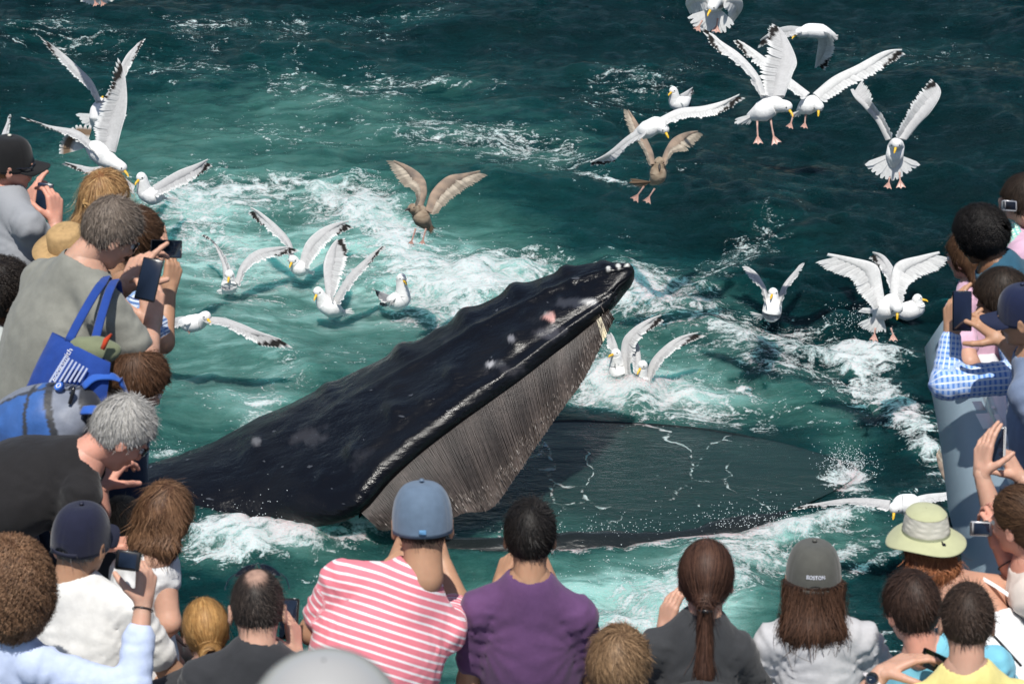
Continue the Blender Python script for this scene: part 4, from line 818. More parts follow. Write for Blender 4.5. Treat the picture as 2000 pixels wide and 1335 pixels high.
    def fsh(p):
        r = torso(p, .012 * s)
        q = T(p); r = smin(r, ell(q, (0, 0, -.47 * s), (.165 * s * g, .118 * s * g, .13 * s)), .05)
        for (a, b, ra, rb) in sl: r = smin(r, cone(p, a, b, ra, rb), .022)
        r = smin(r, cone(p, N + .015 * s * upv, N - .06 * s * upv - .004 * fw, .068 * s, .082 * s), .03)
        qa = (p + o3) * 1.0; w1 = fbm(np.stack([qa[:, 0] * 7, qa[:, 1] * 7, qa[:, 2] * 4 + 3 * vn(qa * 3)], -1), 2)
        r = r + fold * (.013 * (np.abs(w1) - .2) + .010 * np.abs(vn(q * np.array([14, 14, 34]) + o3)) * sst(-.25 * s, -.5 * s, q[:, 2]))
        # drag folds fanning from the armpits
        for (S, E, *_r) in A:
            d_ = p - (S - .08 * s * upv); rr = np.linalg.norm(d_, axis=1); an = np.arctan2(d_ @ upv, d_ @ rt); r = r + fold * .007 * np.sin(an * 13 + 5 * vn(p * 9)) * np.exp(-(rr / .16) ** 2) * sst(.02, .08, rr)
        for (a, b, ra, rb) in sl[0 if len(sl) else 0:]:
            L_ = np.linalg.norm(b - a); ax = (b - a) / (L_ + 1e-9); t = (p - a) @ ax; r = r + fold * .0035 * np.sin(t * 150 + 12 * vn(p * 11)) * (cone(p, a, b, ra, rb) < .03)
        r = -smin(-r, cone(p, nk[0], nk[1], neckline * s * .80, neckline * s * 1.0), .010)
        if tank: r = np.maximum(r, (q[:, 2] + .085 * s) - .0); 
        return r
    pts = [N, shL, shR, Pv] + [q[1] for q in sl] + [q[0] for q in sl]; lo, hi = bb(pts, .17 * s); hi[2] = max(N[2], shL[2], shR[2], *[q[1][2] for q in sl]) + .08
    V, Q = surface_nets(fsh, lo, hi, .0105)
    q = T(V); tc = q.copy(); best = torso(V, .012) ; cl = np.zeros(len(V), int)
    for j, (a, b, ra, rb) in enumerate(sl):
        dd = cone(V, a, b, ra, rb); w_ = dd < best - .012; ax = nrm(b - a); s1 = nrm(np.cross(ax, fw + .01)); s2 = np.cross(ax, s1); rel = V - a; tcj = np.stack([np.arctan2(rel @ s1, rel @ s2) * .055, 0 * dd + 5, rel @ ax + .1 * j], -1); tc[w_] = tcj[w_]; cl[w_] = 1; best = np.where(w_, dd, best)
    so = mk('shirt', V, [Q], shirt_mat or cloth(shirt), root, tc=tc)
    if sleeve_mat:
        me = so.data; me.materials.append(sleeve_mat); me.polygons.foreach_set('material_index', np.array([1 if cl[p.vertices[0]] else 0 for p in me.polygons]))
    PEOPLE[key].update(N=N, Mid=Mid, RT3=RT3, A=A, shL=shL, shR=shR, Pv=Pv, shirt=so, fsh=fsh)
    if tank:
        for x, S in ((-1, shL), (1, shR)):
            a = Mid + x * .105 * s * rt - .10 * s * upv - .125 * s * fw; b = N * .45 + S * .55 + .052 * s * upv; c = Mid + x * .10 * s * rt - .08 * s * upv + .11 * s * fw; m = MB(); m.tube([a, (a + b) / 2 - fw * .012 + upv * .006, b, (b + c) / 2 + upv * .02 + fw * .02, c], .008, 6, n=14, flat=(1.2, .5)); m.build('strap', shirt_mat or cloth(shirt), root)
    if hair: make_hair(PEOPLE[key], hcol, **hair)
    return root
def grad(f, p, e=.002):
    g = np.stack([f(p + np.eye(3)[k] * e) - f(p - np.eye(3)[k] * e) for k in range(3)], -1); return nrm(g)
def make_hair(Pn, hcol, kind='short', thick=.012, n=3600, length=.05, width=.0010, curl=0, drop=.25, spread=1.0, bald=False, messy=.3, tie=None, name='hair', volume=1.0, capped=None):
    """hair mass from a distance field, then flat strands combed along it; head coordinates"""
    n = int(n * 1.7); H, Rh, hs = Pn['H'], Pn['Rh'], Pn['hs']; down = Rh @ np.array([0, 0, -1.]); r_ = np.random.default_rng(int(abs(H[0]) * 100 + 5)); o3 = r_.random(3) * 9; dn = nrm(down * .9 + np.array([0, -.12, 0]))
    def shell(q):
        r = ell(q, (0, -.010, .024), (.0745 + thick, .094 + thick * 1.1, .098 + thick)); hz = np.interp(q[:, 1], HL_Y, HL_Z); cutp = hz - q[:, 2]
        if kind in ('long', 'wavy'): cutp = np.where(q[:, 1] < .035, np.minimum(cutp, -.03), cutp)
        r = -smin(-r, -cutp, .012); return r
    prims = []
    if kind in ('long', 'wavy', 'curlylong'):
        a = np.array([0, -.040, -.01]); b = a + down * drop * .55 + np.array([0, -.062, 0]); c = a + down * drop + np.array([0, -.07, 0]); W1, W2 = .078 * spread, .085 * spread
        def body(q):
            lat = q.copy(); lat[:, 0] = lat[:, 0] / (2.0 * spread); sh_ = lambda p: np.array([p[0] / (2.0 * spread), p[1], p[2]])
            return smin(cone(lat, sh_(a), sh_(b), .048, .044), cone(lat, sh_(b), sh_(c), .044, .026), .02)
        f = lambda q: smin(shell(q), body(q), .03)
    elif kind == 'ponytail' or kind == 'bun':
        tp = np.array(tie if tie is not None else (0, -.115, -.055)); 
        def body(q):
            r = smin(cone(q, np.array([0, -.05, -.02]), tp, .072, .018), ell(q, tp, (.018, .018, .018)), .03)
            if kind == 'ponytail':
                e1 = tp + down * drop * .5 + np.array([0, -.03, 0]); e2 = tp + down * drop + np.array([.0, -.0, 0]); r = smin(r, smin(cone(q, tp + down * .02, e1, .018, .034), cone(q, e1, e2, .034, .016), .02), .012)
            else: r = smin(r, ell(q, tp + np.array([0, -.02, 0]), (.040, .028, .034)), .006)
            return r
        f = lambda q: smin(shell(q), body(q), .012)
    elif kind == 'curly':
        f = lambda q: smin(shell(q), ell(q, (0, -.03, .02), (.085 * volume + thick, .10 * volume + thick, .098 * volume + thick)), .02) if volume <= 1.05 else smin(shell(q), np.maximum(ell(q, (0, -.035, -.01), (.10 * volume, .095 * volume, .125 * volume)), q[:, 1] - .05), .02)
    else: f = shell
    nz = (.0035, 26) if kind != 'curly' else (.014, 30)
    if kind in ('long', 'wavy'): nz = (.012, 18)
    if capped is not None:
        f0 = f; f = lambda q: np.maximum(f0(q), np.minimum(q[:, 2] - capped, .5))
    ff = lambda q: f(q) + (1 if capped is None else .3) * nz[0] * fbm(q * nz[1] * np.array([1, 1, .35 if kind in ('long', 'wavy', 'ponytail') else 1]) + o3, 2)
    z0 = -.12
    ex = [0, 0, 0]
    lo, hi = np.array([-.13, -.15, -.14]), np.array([.13, .12, .15])
    if kind in ('long', 'wavy', 'ponytail'):
        e = np.array([0, -.06, -.02]) + down * drop; lo = np.minimum(lo, e - [.17 * spread, .06, .04]); hi = np.maximum(hi, e + [.17 * spread, .06, .04])
    if volume > 1.05: lo = lo - .08; hi = hi + .08
    V, Q = surface_nets(ff, lo, hi, .0072)
    c0, c1 = np.array(hcol[0]), np.array(hcol[1])
    base = (c0 * .85)[None] * (1 + .8 * vn(V * 60)[:, None])
    if bald:
        k = np.exp(-((V[:, 0] / .042) ** 2 + ((V[:, 1] + .045) / .048) ** 2)) * (V[:, 2] > .03); k = sst(.25, .8, k); base = base * (1 - k[:, None]) + np.array([.40, .25, .19]) * k[:, None]
    m = MB(); m.add(V, Q, col=base)
    # strands
    tri = Q[:, 0]; ar = np.linalg.norm(np.cross(V[Q[:, 1]] - V[Q[:, 0]], V[Q[:, 3]] - V[Q[:, 0]]), axis=1); pick = r_.choice(len(Q), n, p=ar / ar.sum()); p = V[Q[pick]].mean(1) + r_.normal(0, .003, (n, 3))
    ns = 7 if kind not in ('long', 'wavy', 'ponytail') else 9; crown = np.array([.01, -.055, .11]); seg = length / (ns - 1); Pt = [p]; off = r_.uniform(-.001, .003, n) + (r_.random(n) < .10) * r_.uniform(0, .006, n) * (1 + 2 * messy)
    lift = r_.normal(0, 1, (n, 3)); fly = (r_.random(n) < .035) * r_.uniform(.3, 1.2, n); ph = r_.random(n) * 6.28
    for i in range(ns - 1):
        g = grad(f, p)
        if kind in ('ponytail', 'bun'):
            tv = nrm(tp - p); hd = np.where(((p - tp) @ dn > 0)[:, None], down[None], tv)
            if kind == 'bun':
                near_ = np.linalg.norm(p - tp - [0, -.02, 0], axis=1) < .05; sw_ = np.cross(g, np.array([0, 1., 0])); hd = np.where(near_[:, None], sw_ + .0, tv)
            d_ = hd
        elif kind in ('long', 'wavy', 'curlylong'):
            rad = p - crown; topm = sst(.02, .09, p[:, 2])[:, None]; d_ = nrm(rad) * topm + down[None] * (1 - .7 * topm)
            if kind == 'wavy': d_ = d_ + .55 * np.stack([np.sin(p @ dn * 75 + ph * .35 + p[:, 0] * 30), .5 * np.cos(p @ dn * 60 + ph), 0 * ph], -1)
        else:
            rad = p - crown; sw_ = np.cross(g, rad); d_ = nrm(rad) + .35 * nrm(sw_) + .25 * down
        d_ = d_ + messy * .5 * lift * (.4 + i / ns) + (np.array([0, 0, 0]))
        d_ = nrm(d_ - .92 * (d_ * g).sum(1, keepdims=True) * g)
        if curl: 
            a_ = ph + i * 1.9; s1 = np.cross(d_, g); p = p + seg * d_ * .45 + curl * (np.cos(a_)[:, None] * g + np.sin(a_)[:, None] * s1)
        else:
            p = p + seg * d_; dd = f(p); p = p - (dd - off - .0015 - fly * i * .0045)[:, None] * grad(f, p) * .8
        Pt.append(p)
    if capped is not None:
        Pt = np.array(Pt); low_ = (Pt[:, :, 2] < capped + .002).all(0); Pt = Pt[:, low_]; n = int(low_.sum()); off = off[low_]
    X = np.array(Pt).transpose(1, 0, 2); Tn = nrm(np.gradient(X, axis=1)); g = grad(f, X.reshape(-1, 3)).reshape(X.shape); sd = nrm(np.cross(Tn, g)); w_ = width * r_.uniform(.6, 1.3, (n, 1)) * np.interp(np.arange(ns), [0, 1, ns - 2, ns - 1], [.6, 1, .8, .1])[None]
    w_ = w_ * .62
    Vs = np.stack([X - sd * w_[..., None], X + sd * w_[..., None]], 2).reshape(-1, 3); i0 = (np.arange(n) * ns * 2)[:, None] + 2 * np.arange(ns - 1)[None]; Qs = np.stack([i0, i0 + 1, i0 + 3, i0 + 2], -1).reshape(-1, 4)
    mixv = np.clip(r_.beta(1.6, 2.0, n), 0, 1)[:, None]; cs = c0 + (c1 - c0) * mixv; cs = np.repeat(cs, ns * 2, 0)
    if bald:
        rp = X[:, 0]; k = np.exp(-((rp[:, 0] / .045) ** 2 + ((rp[:, 1] + .045) / .05) ** 2)) * (rp[:, 2] > .03); keep = r_.random(n) > k * 1.3; Qs = Qs.reshape(n, ns - 1, 4)[keep].reshape(-1, 4)
    m.add(Vs, Qs, col=cs)
    Vw = np.concatenate(m.V) * hs @ Rh + H; Pn['hairf'] = f
    ho = mk(name, Vw, [np.concatenate(m.Q)], M_hair, Pn['root'], col=np.concatenate(m.c)); return ho
def hw(Pn, q): return np.asarray(q) * Pn['hs'] @ Pn['Rh'] + Pn['H']
def cap(key, col, brim=True, opening=True, yaw=0, text=None, brimcol=None, button=None, tilt=8, dots=None, tabcol=None, back=False):
    Pn = PEOPLE[key]; Mc = mat('cap_cloth', col, .85, mottle=(40, .08), sheen=.2, spec=.2, bump=[(300, .5, .001, (1, 1, 1)), (14, .3, .008, (1, 1, 1))]); Mb = mat('cap_brim', brimcol or col, .8, mottle=(40, .08), bump=[(300, .4, .001, (1, 1, 1))])
    a = math.radians(tilt); Rz = np.array([[1, 0, 0], [0, math.cos(a), math.sin(a)], [0, -math.sin(a), math.cos(a)]]); yw = math.radians(yaw); Ry = np.array([[math.cos(yw), math.sin(yw), 0], [-math.sin(yw), math.cos(yw), 0], [0, 0, 1]])
    tr = lambda q: hw(Pn, (np.asarray(q) @ Ry @ Rz) + np.array([0, -.008, .022]))
    R = np.array([.088, .107, .108]); th = np.linspace(0, 2 * math.pi, 97)[:-1]; ph = np.linspace(.02, 1.0, 26); rows = []
    for f in ph:
        el_ = (1 - f) * math.pi / 2; low = -.030 * f ** 6; seam = 1 - .022 * np.exp(-((((th * 6 / (2 * math.pi) + .5) % 1) - .5) / .035) ** 2) * (f > .06); zl = math.sin(el_)
        flat = .92 + .08 * math.sin(el_ * 2); r = math.cos(el_) ** .82; nzv = 1 + .012 * vn(np.stack([np.cos(th) * 2, np.sin(th) * 2, 0 * th + f * 3], -1) * 2 + 4)
        rows.append(np.stack([R[0] * r * np.sin(th) * seam * nzv, R[1] * r * np.cos(th) * seam * nzv, R[2] * zl * flat + low + 0 * th], -1))
    rows.append(rows[-1] + [0, 0, -.012]); rows.append(rows[-2] * [.96, .96, 1] + [0, 0, -.01]); G = np.array(rows)
    if opening:      # arch cut at the back above the strap
        F = np.linspace(0, 1, len(G))[:, None]; k = np.exp(-((th - math.pi) / .33) ** 4)[None]; G[..., 2] += np.where(F > .8, (k * .030) * sst(.72, 1, F), 0)
    m = MB(); m.grid(tr(G), close=True); crown = m.build('cap', Mc, Pn['root'])
    if opening:
        t = np.linspace(math.pi - .62, math.pi + .62, 16); st = np.stack([R[0] * .985 * np.sin(t), R[1] * .985 * np.cos(t), 0 * t - .030], -1); m = MB(); m.tube(tr(st), .009 * Pn['hs'], 6, flat=(.25, 1)); m.build('strap', Mb, crown)
    if button is None: button = col
    m = MB(); m.ball(tr((0, 0, .107)), (.008, .008, .005), 7, (1, 1, 1)); m.build('button', mat('cap_button', button, .6), crown)
    for (t_, e_) in (dots or []): 
        m = MB(); m.ball(tr((R[0] * math.cos(e_) * math.sin(t_) * .985, R[1] * math.cos(e_) * math.cos(t_) * .985, R[2] * math.sin(e_) * .98)), (.0035,) * 3, 6, (1, 1, 1)); m.build('eyelet', mat('eyelet', tabcol or (.02, .02, .02), .5), crown)
    if brim:
        u = np.linspace(-1, 1, 25); v = np.linspace(0, 1, 8); U2, V2 = np.meshgrid(u, v, indexing='ij'); x = U2 * .080 * (1 - .12 * V2 ** 2); y0 = R[1] * np.sqrt(np.maximum(1 - (x / R[0]) ** 2, .02)); y = y0 * .97 + V2 * .078 * (1 - .55 * U2 ** 2 * 1.0); z = -.012 - .018 * U2 ** 2 * 1.4 - .018 * V2
        T1 = np.stack([x, y, z], -1); T0 = T1 - [0, 0, .004]; m = MB(); m.grid(tr(T1)); m.grid(tr(T0)); ed = np.stack([np.concatenate([T1[:, -1]]), np.concatenate([T0[:, -1]])], 1); m.grid(tr(ed)); m.build('brim', Mb, crown)
    if text:
        wd, tcol, size, zc = text[1:]; cu = bpy.data.curves.new('t', 'FONT'); cu.body = text[0]; cu.size = 1; cu.align_x = 'CENTER'; cu.align_y = 'CENTER'; cu.space_character = 1.08; ob = bpy.data.objects.new('t', cu); C.objects.link(ob); dg = bpy.context.evaluated_depsgraph_get(); me = ob.evaluated_get(dg).to_mesh()
        co = np.array([v.co[:] for v in me.vertices]); F = [np.array([list(p.vertices)]) for p in me.polygons]; 
        w0 = co[:, 0].max() - co[:, 0].min(); k = wd / w0; x = co[:, 0] * k; zz_ = co[:, 1] * k * 1.25; t = math.pi - x / R[0] ; e_ = zc + zz_ / R[2]
        G2 = np.stack([R[0] * np.cos(e_) ** .82 * np.sin(t) * 1.022, R[1] * np.cos(e_) ** .82 * np.cos(t) * 1.022, R[2] * np.sin(e_) * (.92 + .08 * np.sin(2 * e_))], -1)
        ob.to_mesh_clear; bpy.data.objects.remove(ob)
        mk('lettering', tr(G2), F, mat('lettering', tcol, .6), crown, smooth=False)
    return crown, tr
def glasses(key, on_top=False, col=(.01, .01, .012)):
    Pn = PEOPLE[key]; m = MB(); z = .01; y = .1
    q = (lambda p: hw(Pn, p)) if not on_top else (lambda p: hw(Pn, np.array([p[0] * 1.12, p[1] * .35 - .01 + 0.02, .105 + (p[1]) * .25 - abs(p[0]) * .45 + p[2] * .5])))
    for x in (-1, 1):
        t = np.linspace(0, 2 * math.pi, 20); 
        L = np.array([[x * .034 + .027 * math.cos(a), .103 - .012 * abs(math.cos(a)) * (1 if x * math.cos(a) > 0 else 0) * 1.5, .0 + .019 * math.sin(a)] for a in t]); c = np.array([x * .034, .104, 0])
        G = np.stack([L * 0 + c, L]); m.grid(q(G) if not on_top else np.array([[q(p) for p in row] for row in G])); m.tube(np.array([q(p) for p in L]), .0016, 5, cap=False)
        tm = np.array([[x * .062, .092, .008], [x * .078, .06, .010], [x * .086, .0, .008], [x * .087, -.02, .002]]); m.tube(np.array([q(p) for p in tm]), .002, 5)
    m.tube(np.array([q(p) for p in np.array([[-.009, .106, .004], [0, .110, .008], [.009, .106, .004]])]), .0016, 5); m.build('sunglasses', M_screen, Pn['root'])
def phone(label, c, upd, nrmd, w_=.036, h=.072, t=.0042, body=(.012, .012, .014), name='phone', cat='phone', screen=True, sc_col=None):
    u = nrm(upd); n = nrm(np.asarray(nrmd) - (np.asarray(nrmd) @ u) * u); r = np.cross(u, n); R = np.stack([r, n, u]); root = empty(name, c, label, cat, 'phones and cameras held up')
    m = MB(); m.box(c, R, (w_, t, h), bev=.003); m.build('case', mat('phone_case', body, .3, coat=.4), root)
    m = MB(); m.box(c + n * (t + .0004), R, (w_ - .003, .0006, h - .006), bev=.0003); m.build('screen', M_screen if sc_col is None else mat('screen', sc_col, .1, coat=1), root)
    m = MB(); m.tube([c - n * (t - .001) + u * (h - .014) - r * (w_ - .012), c - n * (t + .002) + u * (h - .014) - r * (w_ - .012)], .005, 12); m.build('lens', M_screen, root)
    m = MB(); m.box(c + u * (h + .0004) + r * w_ * .4, R, (.006, t * .5, .001)); m.build('button', M_silver, root); return root
# ---------------------------------------------------------------- cloth patterns
def pattern(name, base, lines, rough=.85, fold=.5, bend=0.0):
    """lines: (axis, period, width, colour, phase) measured along the cloth"""
    m = mat(name, base, rough, sheen=.15, spec=.2, bump=[(9, fold, .022, (1, 1.3, .55)), (420, .35, .0012, (1, 1, 1))]); N = m.node_tree.nodes; L = m.node_tree.links.new; b = N['Principled BSDF']
    a = N.new('ShaderNodeAttribute'); a.attribute_name = 'tc'; sep = N.new('ShaderNodeSeparateXYZ'); L(a.outputs['Vector'], sep.inputs[0]); src = None
    rgb = N.new('ShaderNodeRGB'); rgb.outputs[0].default_value = (*base, 1); src = rgb.outputs[0]
    for (ax, per, wd, col, ph) in lines:
        x = sep.outputs[ax]
        if bend and ax == 2:
            q = N.new('ShaderNodeMath'); q.operation = 'MULTIPLY'; L(sep.outputs[0], q.inputs[0]); L(sep.outputs[0], q.inputs[1]); q2 = N.new('ShaderNodeMath'); q2.operation = 'MULTIPLY_ADD'; L(q.outputs[0], q2.inputs[0]); q2.inputs[1].default_value = bend; L(x, q2.inputs[2]); x = q2.outputs[0]
        d = N.new('ShaderNodeMath'); d.operation = 'MULTIPLY_ADD'; L(x, d.inputs[0]); d.inputs[1].default_value = 1 / per; d.inputs[2].default_value = 50 + ph
        f = N.new('ShaderNodeMath'); f.operation = 'FRACT'; L(d.outputs[0], f.inputs[0]); g = N.new('ShaderNodeMath'); g.operation = 'LESS_THAN'; L(f.outputs[0], g.inputs[0]); g.inputs[1].default_value = wd / per
        mx = N.new('ShaderNodeMix'); mx.data_type = 'RGBA'; L(g.outputs[0], mx.inputs[0]); L(src, mx.inputs[6]); mx.inputs[7].default_value = (*col, 1); src = mx.outputs[2]
    L(src, b.inputs['Base Color']); return m
def dh(v, z=4.95): return dz(v, z)
FAIR, TANNED, PINK, BROWN_ = (.56, .32, .23), (.45, .25, .155), (.62, .30, .22), (.20, .095, .05)
HB = ((.018, .013, .010), (.060, .040, .028)); HBR = ((.045, .022, .012), (.16, .085, .045)); HG = ((.10, .08, .065), (.30, .26, .22)); HGRY = ((.30, .29, .27), (.62, .60, .57)); HBL = ((.20, .10, .035), (.58, .38, .16))
CH = (.035, .036, .040)
# ---- front rail, left to right
person('curly', 'woman with big brown curly hair holding up a small camera at the left edge', (30, 1140), 8.5, yaw=-20, pitch=15, shirt=(.52, .60, .80), sleeve='rolled', skin=FAIR, sh=((-105, 1290, .1), (75, 1300, .0)), pelvis=(0, 1560, .2),
       arms=(None, dict(e=(258, 1352, .02), w=(280, 1180, .06), f=(.10, 1, .1), n=(-.75, .1, .6), curl=(.5, .6, .65, .7), thumb=.6)), hair=dict(kind='curly', volume=1.36, n=8500, length=.06, curl=.011, width=.0018, messy=.6), hcol=((.10, .048, .026), (.36, .21, .12)))
person('navycap', 'man in a navy baseball cap and plain white t-shirt, seen from behind', (160, 1055), 8.95, yaw=-28, pitch=14, hs=1.04, shirt=(.76, .75, .72), skin=TANNED, sh=((72, 1178, .05), (252, 1190, .03)), pelvis=(180, 1480, .2), fat=1.12, hair=dict(capped=0, kind='short', n=1500, length=.03, thick=.006), hcol=((.06, .06, .06), (.30, .29, .28)))
cap('navycap', (.012, .014, .034), tilt=6)
person('wavy', 'woman with loose wavy chestnut hair and a white sleeveless top', (322, 1012), 9.35, yaw=-22, pitch=26, s=.94, shirt=(.80, .80, .80), sleeve='none', skin=FAIR, sh=((246, 1118, .08), (318, 1128, .0)), pelvis=(255, 1400, .25), arms=(None, dict(e=(330, 1215, -.02), w=(300, 1262, .12), f=(.5, -.2, .4), n=(0, -1, .2))),
       hair=dict(kind='wavy', n=7000, length=.11, drop=.17, spread=1.0, thick=.018, width=.0016, messy=.3), hcol=((.085, .040, .022), (.30, .17, .095)))
person('peek', 'person with dark blonde hair mostly hidden between the navy cap and the chestnut hair', (236, 1030), 9.9, yaw=-30, pitch=25, s=.85, shirt=CH, skin=FAIR, hair=dict(kind='short', thick=.018, n=2000, length=.06), hcol=((.08, .06, .04), (.32, .25, .16)))
person('bun', 'fair haired woman with low tied hair left of the balding man with sunglasses', (402, 1232), 8.85, yaw=12, pitch=16, s=.84, shirt=CH, skin=FAIR, hair=dict(kind='bun', n=4200, length=.075, width=.0014, messy=.12, tie=(0, -.105, -.05)), hcol=((.26, .12, .035), (.62, .38, .15)))
m = MB(); Pn = PEOPLE['bun']; t = np.linspace(0, 6.283, 20); m.tube(np.array([hw(Pn, (.028 * math.cos(a), -.112, -.05 + .028 * math.sin(a))) for a in t]), .004, 6, cap=False); m.build('hair_tie', M_black, Pn['root'])
person('sunnies', 'balding man in a charcoal jacket with sunglasses pushed up on his head', (503, 1190), 8.55, yaw=2, pitch=22, hs=1.03, shirt=CH, sleeve='long', skin=FAIR, neck_len=.6, sh=((395, 1325, .03), (592, 1322, .0)), pelvis=(490, 1600, .2), fat=1.15, neckline=.06,
       arms=(None, dict(e=(640, 1400, .02), w=(577, 1280, .10), f=(-.10, 1, .12), n=(-.9, 0, .35), curl=(.35, .4, .45, .5), thumb=.5)), hair=dict(kind='short', n=3600, length=.018, thick=.004, width=.0012, bald=True, messy=.5), hcol=((.022, .017, .015), (.085, .065, .055)))
glasses('sunnies', on_top=True)
Mst = pattern('striped_cotton', (.74, .21, .26), [(2, .0245, .0072, (.82, .76, .78), .3)], bend=.35)
person('striped', 'broad man in a pink and white striped polo with a slate blue cap, leaning sideways', (825, 1022), 8.75, yaw=2, pitch=20, hs=1.05, s=1.06, shirt_mat=Mst, skin=TANNED, sh=((668, 1135, .0), (868, 1232, .05)), pelvis=(668, 1478, .05), fat=1.2, neckline=.066, neck_up=.06,
       arms=(dict(e=(612, 1232, .08), w=(770, 1100, .42), f=(.4, .8, .3), n=(.6, 0, .5)), dict(e=(893, 1180, .34), w=(862, 1092, .40), f=(-.3, .8, .2), n=(-.6, 0, .5))), hair=dict(capped=-0.002, kind='short', n=1800, length=.02, thick=.004), hcol=HB)
cap('striped', (.115, .165, .235), opening=False, brim=True, tilt=2, dots=[(math.pi - .42, .62), (math.pi + .42, .62)], tabcol=(.02, .02, .03))
Pn = PEOPLE['striped']; m = MB(); m.box(hw(Pn, (0, -.117, -.004)), Pn['Rh'], (.011, .002, .007), bev=.001); m.build('cap_tag', mat('tag_blue', (.10, .25, .45), .6), Pn['root'])
person('purple', 'young man with short black hair in a plain purple t-shirt', (1035, 1046), 8.85, yaw=0, pitch=12, hs=.96, shirt=(.120, .056, .145), skin=TANNED, sh=((935, 1190, .07), (1128, 1202, .07)), pelvis=(1045, 1470, .3), fat=1.02, arms=(dict(e=(918, 1330, .22), w=(975, 1142, .50), f=(.35, .9, .2), n=(.7, 0, .5)), dict(e=(1148, 1325, .22), w=(1075, 1135, .55), f=(-.4, .8, .3), n=(-.7, 0, .5))),
       hair=dict(kind='short', n=5200, length=.028, thick=.011, width=.0013, messy=.4), hcol=((.008, .007, .007), (.030, .025, .022)))
person('child', 'child with tousled light brown hair, only the head in view at the bottom edge', (1207, 1306), 8.4, yaw=-10, pitch=18, s=.86, hs=1.16, shirt=(.15, .25, .4), skin=FAIR, hair=dict(kind='short', thick=.02, n=5200, length=.055, width=.0013, messy=.7), hcol=((.11, .060, .030), (.42, .27, .15)))
person('pony', 'woman with a long brown ponytail and charcoal hooded jacket shading her eyes', (1379, 1130), 8.65, yaw=-4, pitch=14, s=.95, hs=1.03, shirt=(.042, .044, .048), sleeve='long', skin=FAIR, sh=((1283, 1266, .03), (1440, 1272, .04)), pelvis=(1365, 1540, .2), neckline=.05, neck_len=.8,
       arms=(dict(e=(1235, 1370, .2), w=(1296, 1238, .28), f=(.22, 1, -.05), n=(.8, 0, .6), curl=(.2, .25, .3, .3), thumb=.2), None), hair=dict(kind='ponytail', n=8000, length=.16, drop=.47, width=.0013, messy=.10, tie=(0, -.118, -.052)), hcol=((.030, .015, .011), (.14, .068, .045)))
m = MB(); Pn = PEOPLE['pony']; m.tube(np.array([hw(Pn, (.021 * math.cos(a), -.125 + .018 * math.sin(a), -.062)) for a in np.linspace(0, 6.283, 20)]), .006, 6, cap=False); m.build('hair_tie', M_black, Pn['root'])
q0 = Pn; m = MB(); Mid, R3 = Pn['Mid'], Pn['RT3']; V, Q = surface_nets(lambda p: ell((p - Mid) @ R3.T, (0, -.115, -.10), (.115, .035, .06)) + .010 * fbm(p * 14, 3), Mid - .25, Mid + .25, .011); mk('hood', V, [Q], cloth((.040, .042, .046)), Pn['root'])
person('boston', 'woman with long auburn-brown hair under an olive grey cap lettered BOSTON', (1588, 1128), 8.7, yaw=-2, pitch=16, s=.95, hs=1.06, shirt=(.50, .50, .52), skin=FAIR, sh=((1512, 1252, .03), (1682, 1248, .04)), pelvis=(1605, 1530, .2), arms=(None, None), fold=.8,
       hair=dict(capped=0, kind='long', n=7600, length=.21, drop=.27, spread=1.0, width=.0014, messy=.6), hcol=((.030, .016, .011), (.15, .075, .046)))
cap('boston', (.085, .085, .075), tilt=6, text=('BOSTON', .058, (.80, .83, .95), 0, .21))
person('sunhat', 'red haired woman in a pale green sun hat and a white strappy top', (1808, 1052), 8.9, yaw=14, pitch=12, hs=.86, s=.96, shirt=(.80, .80, .80), sleeve='none', tank=True, skin=(.60, .33, .23), sh=((1815, 1195, .0), (1950, 1150, .12)), pelvis=(2010, 1420, -.05), fat=1.0,
       hair=dict(capped=0, kind='wavy', n=6500, length=.08, drop=.19, spread=1.05, thick=.010, width=.0015, messy=.7), hcol=((.15, .045, .018), (.50, .20, .085)))
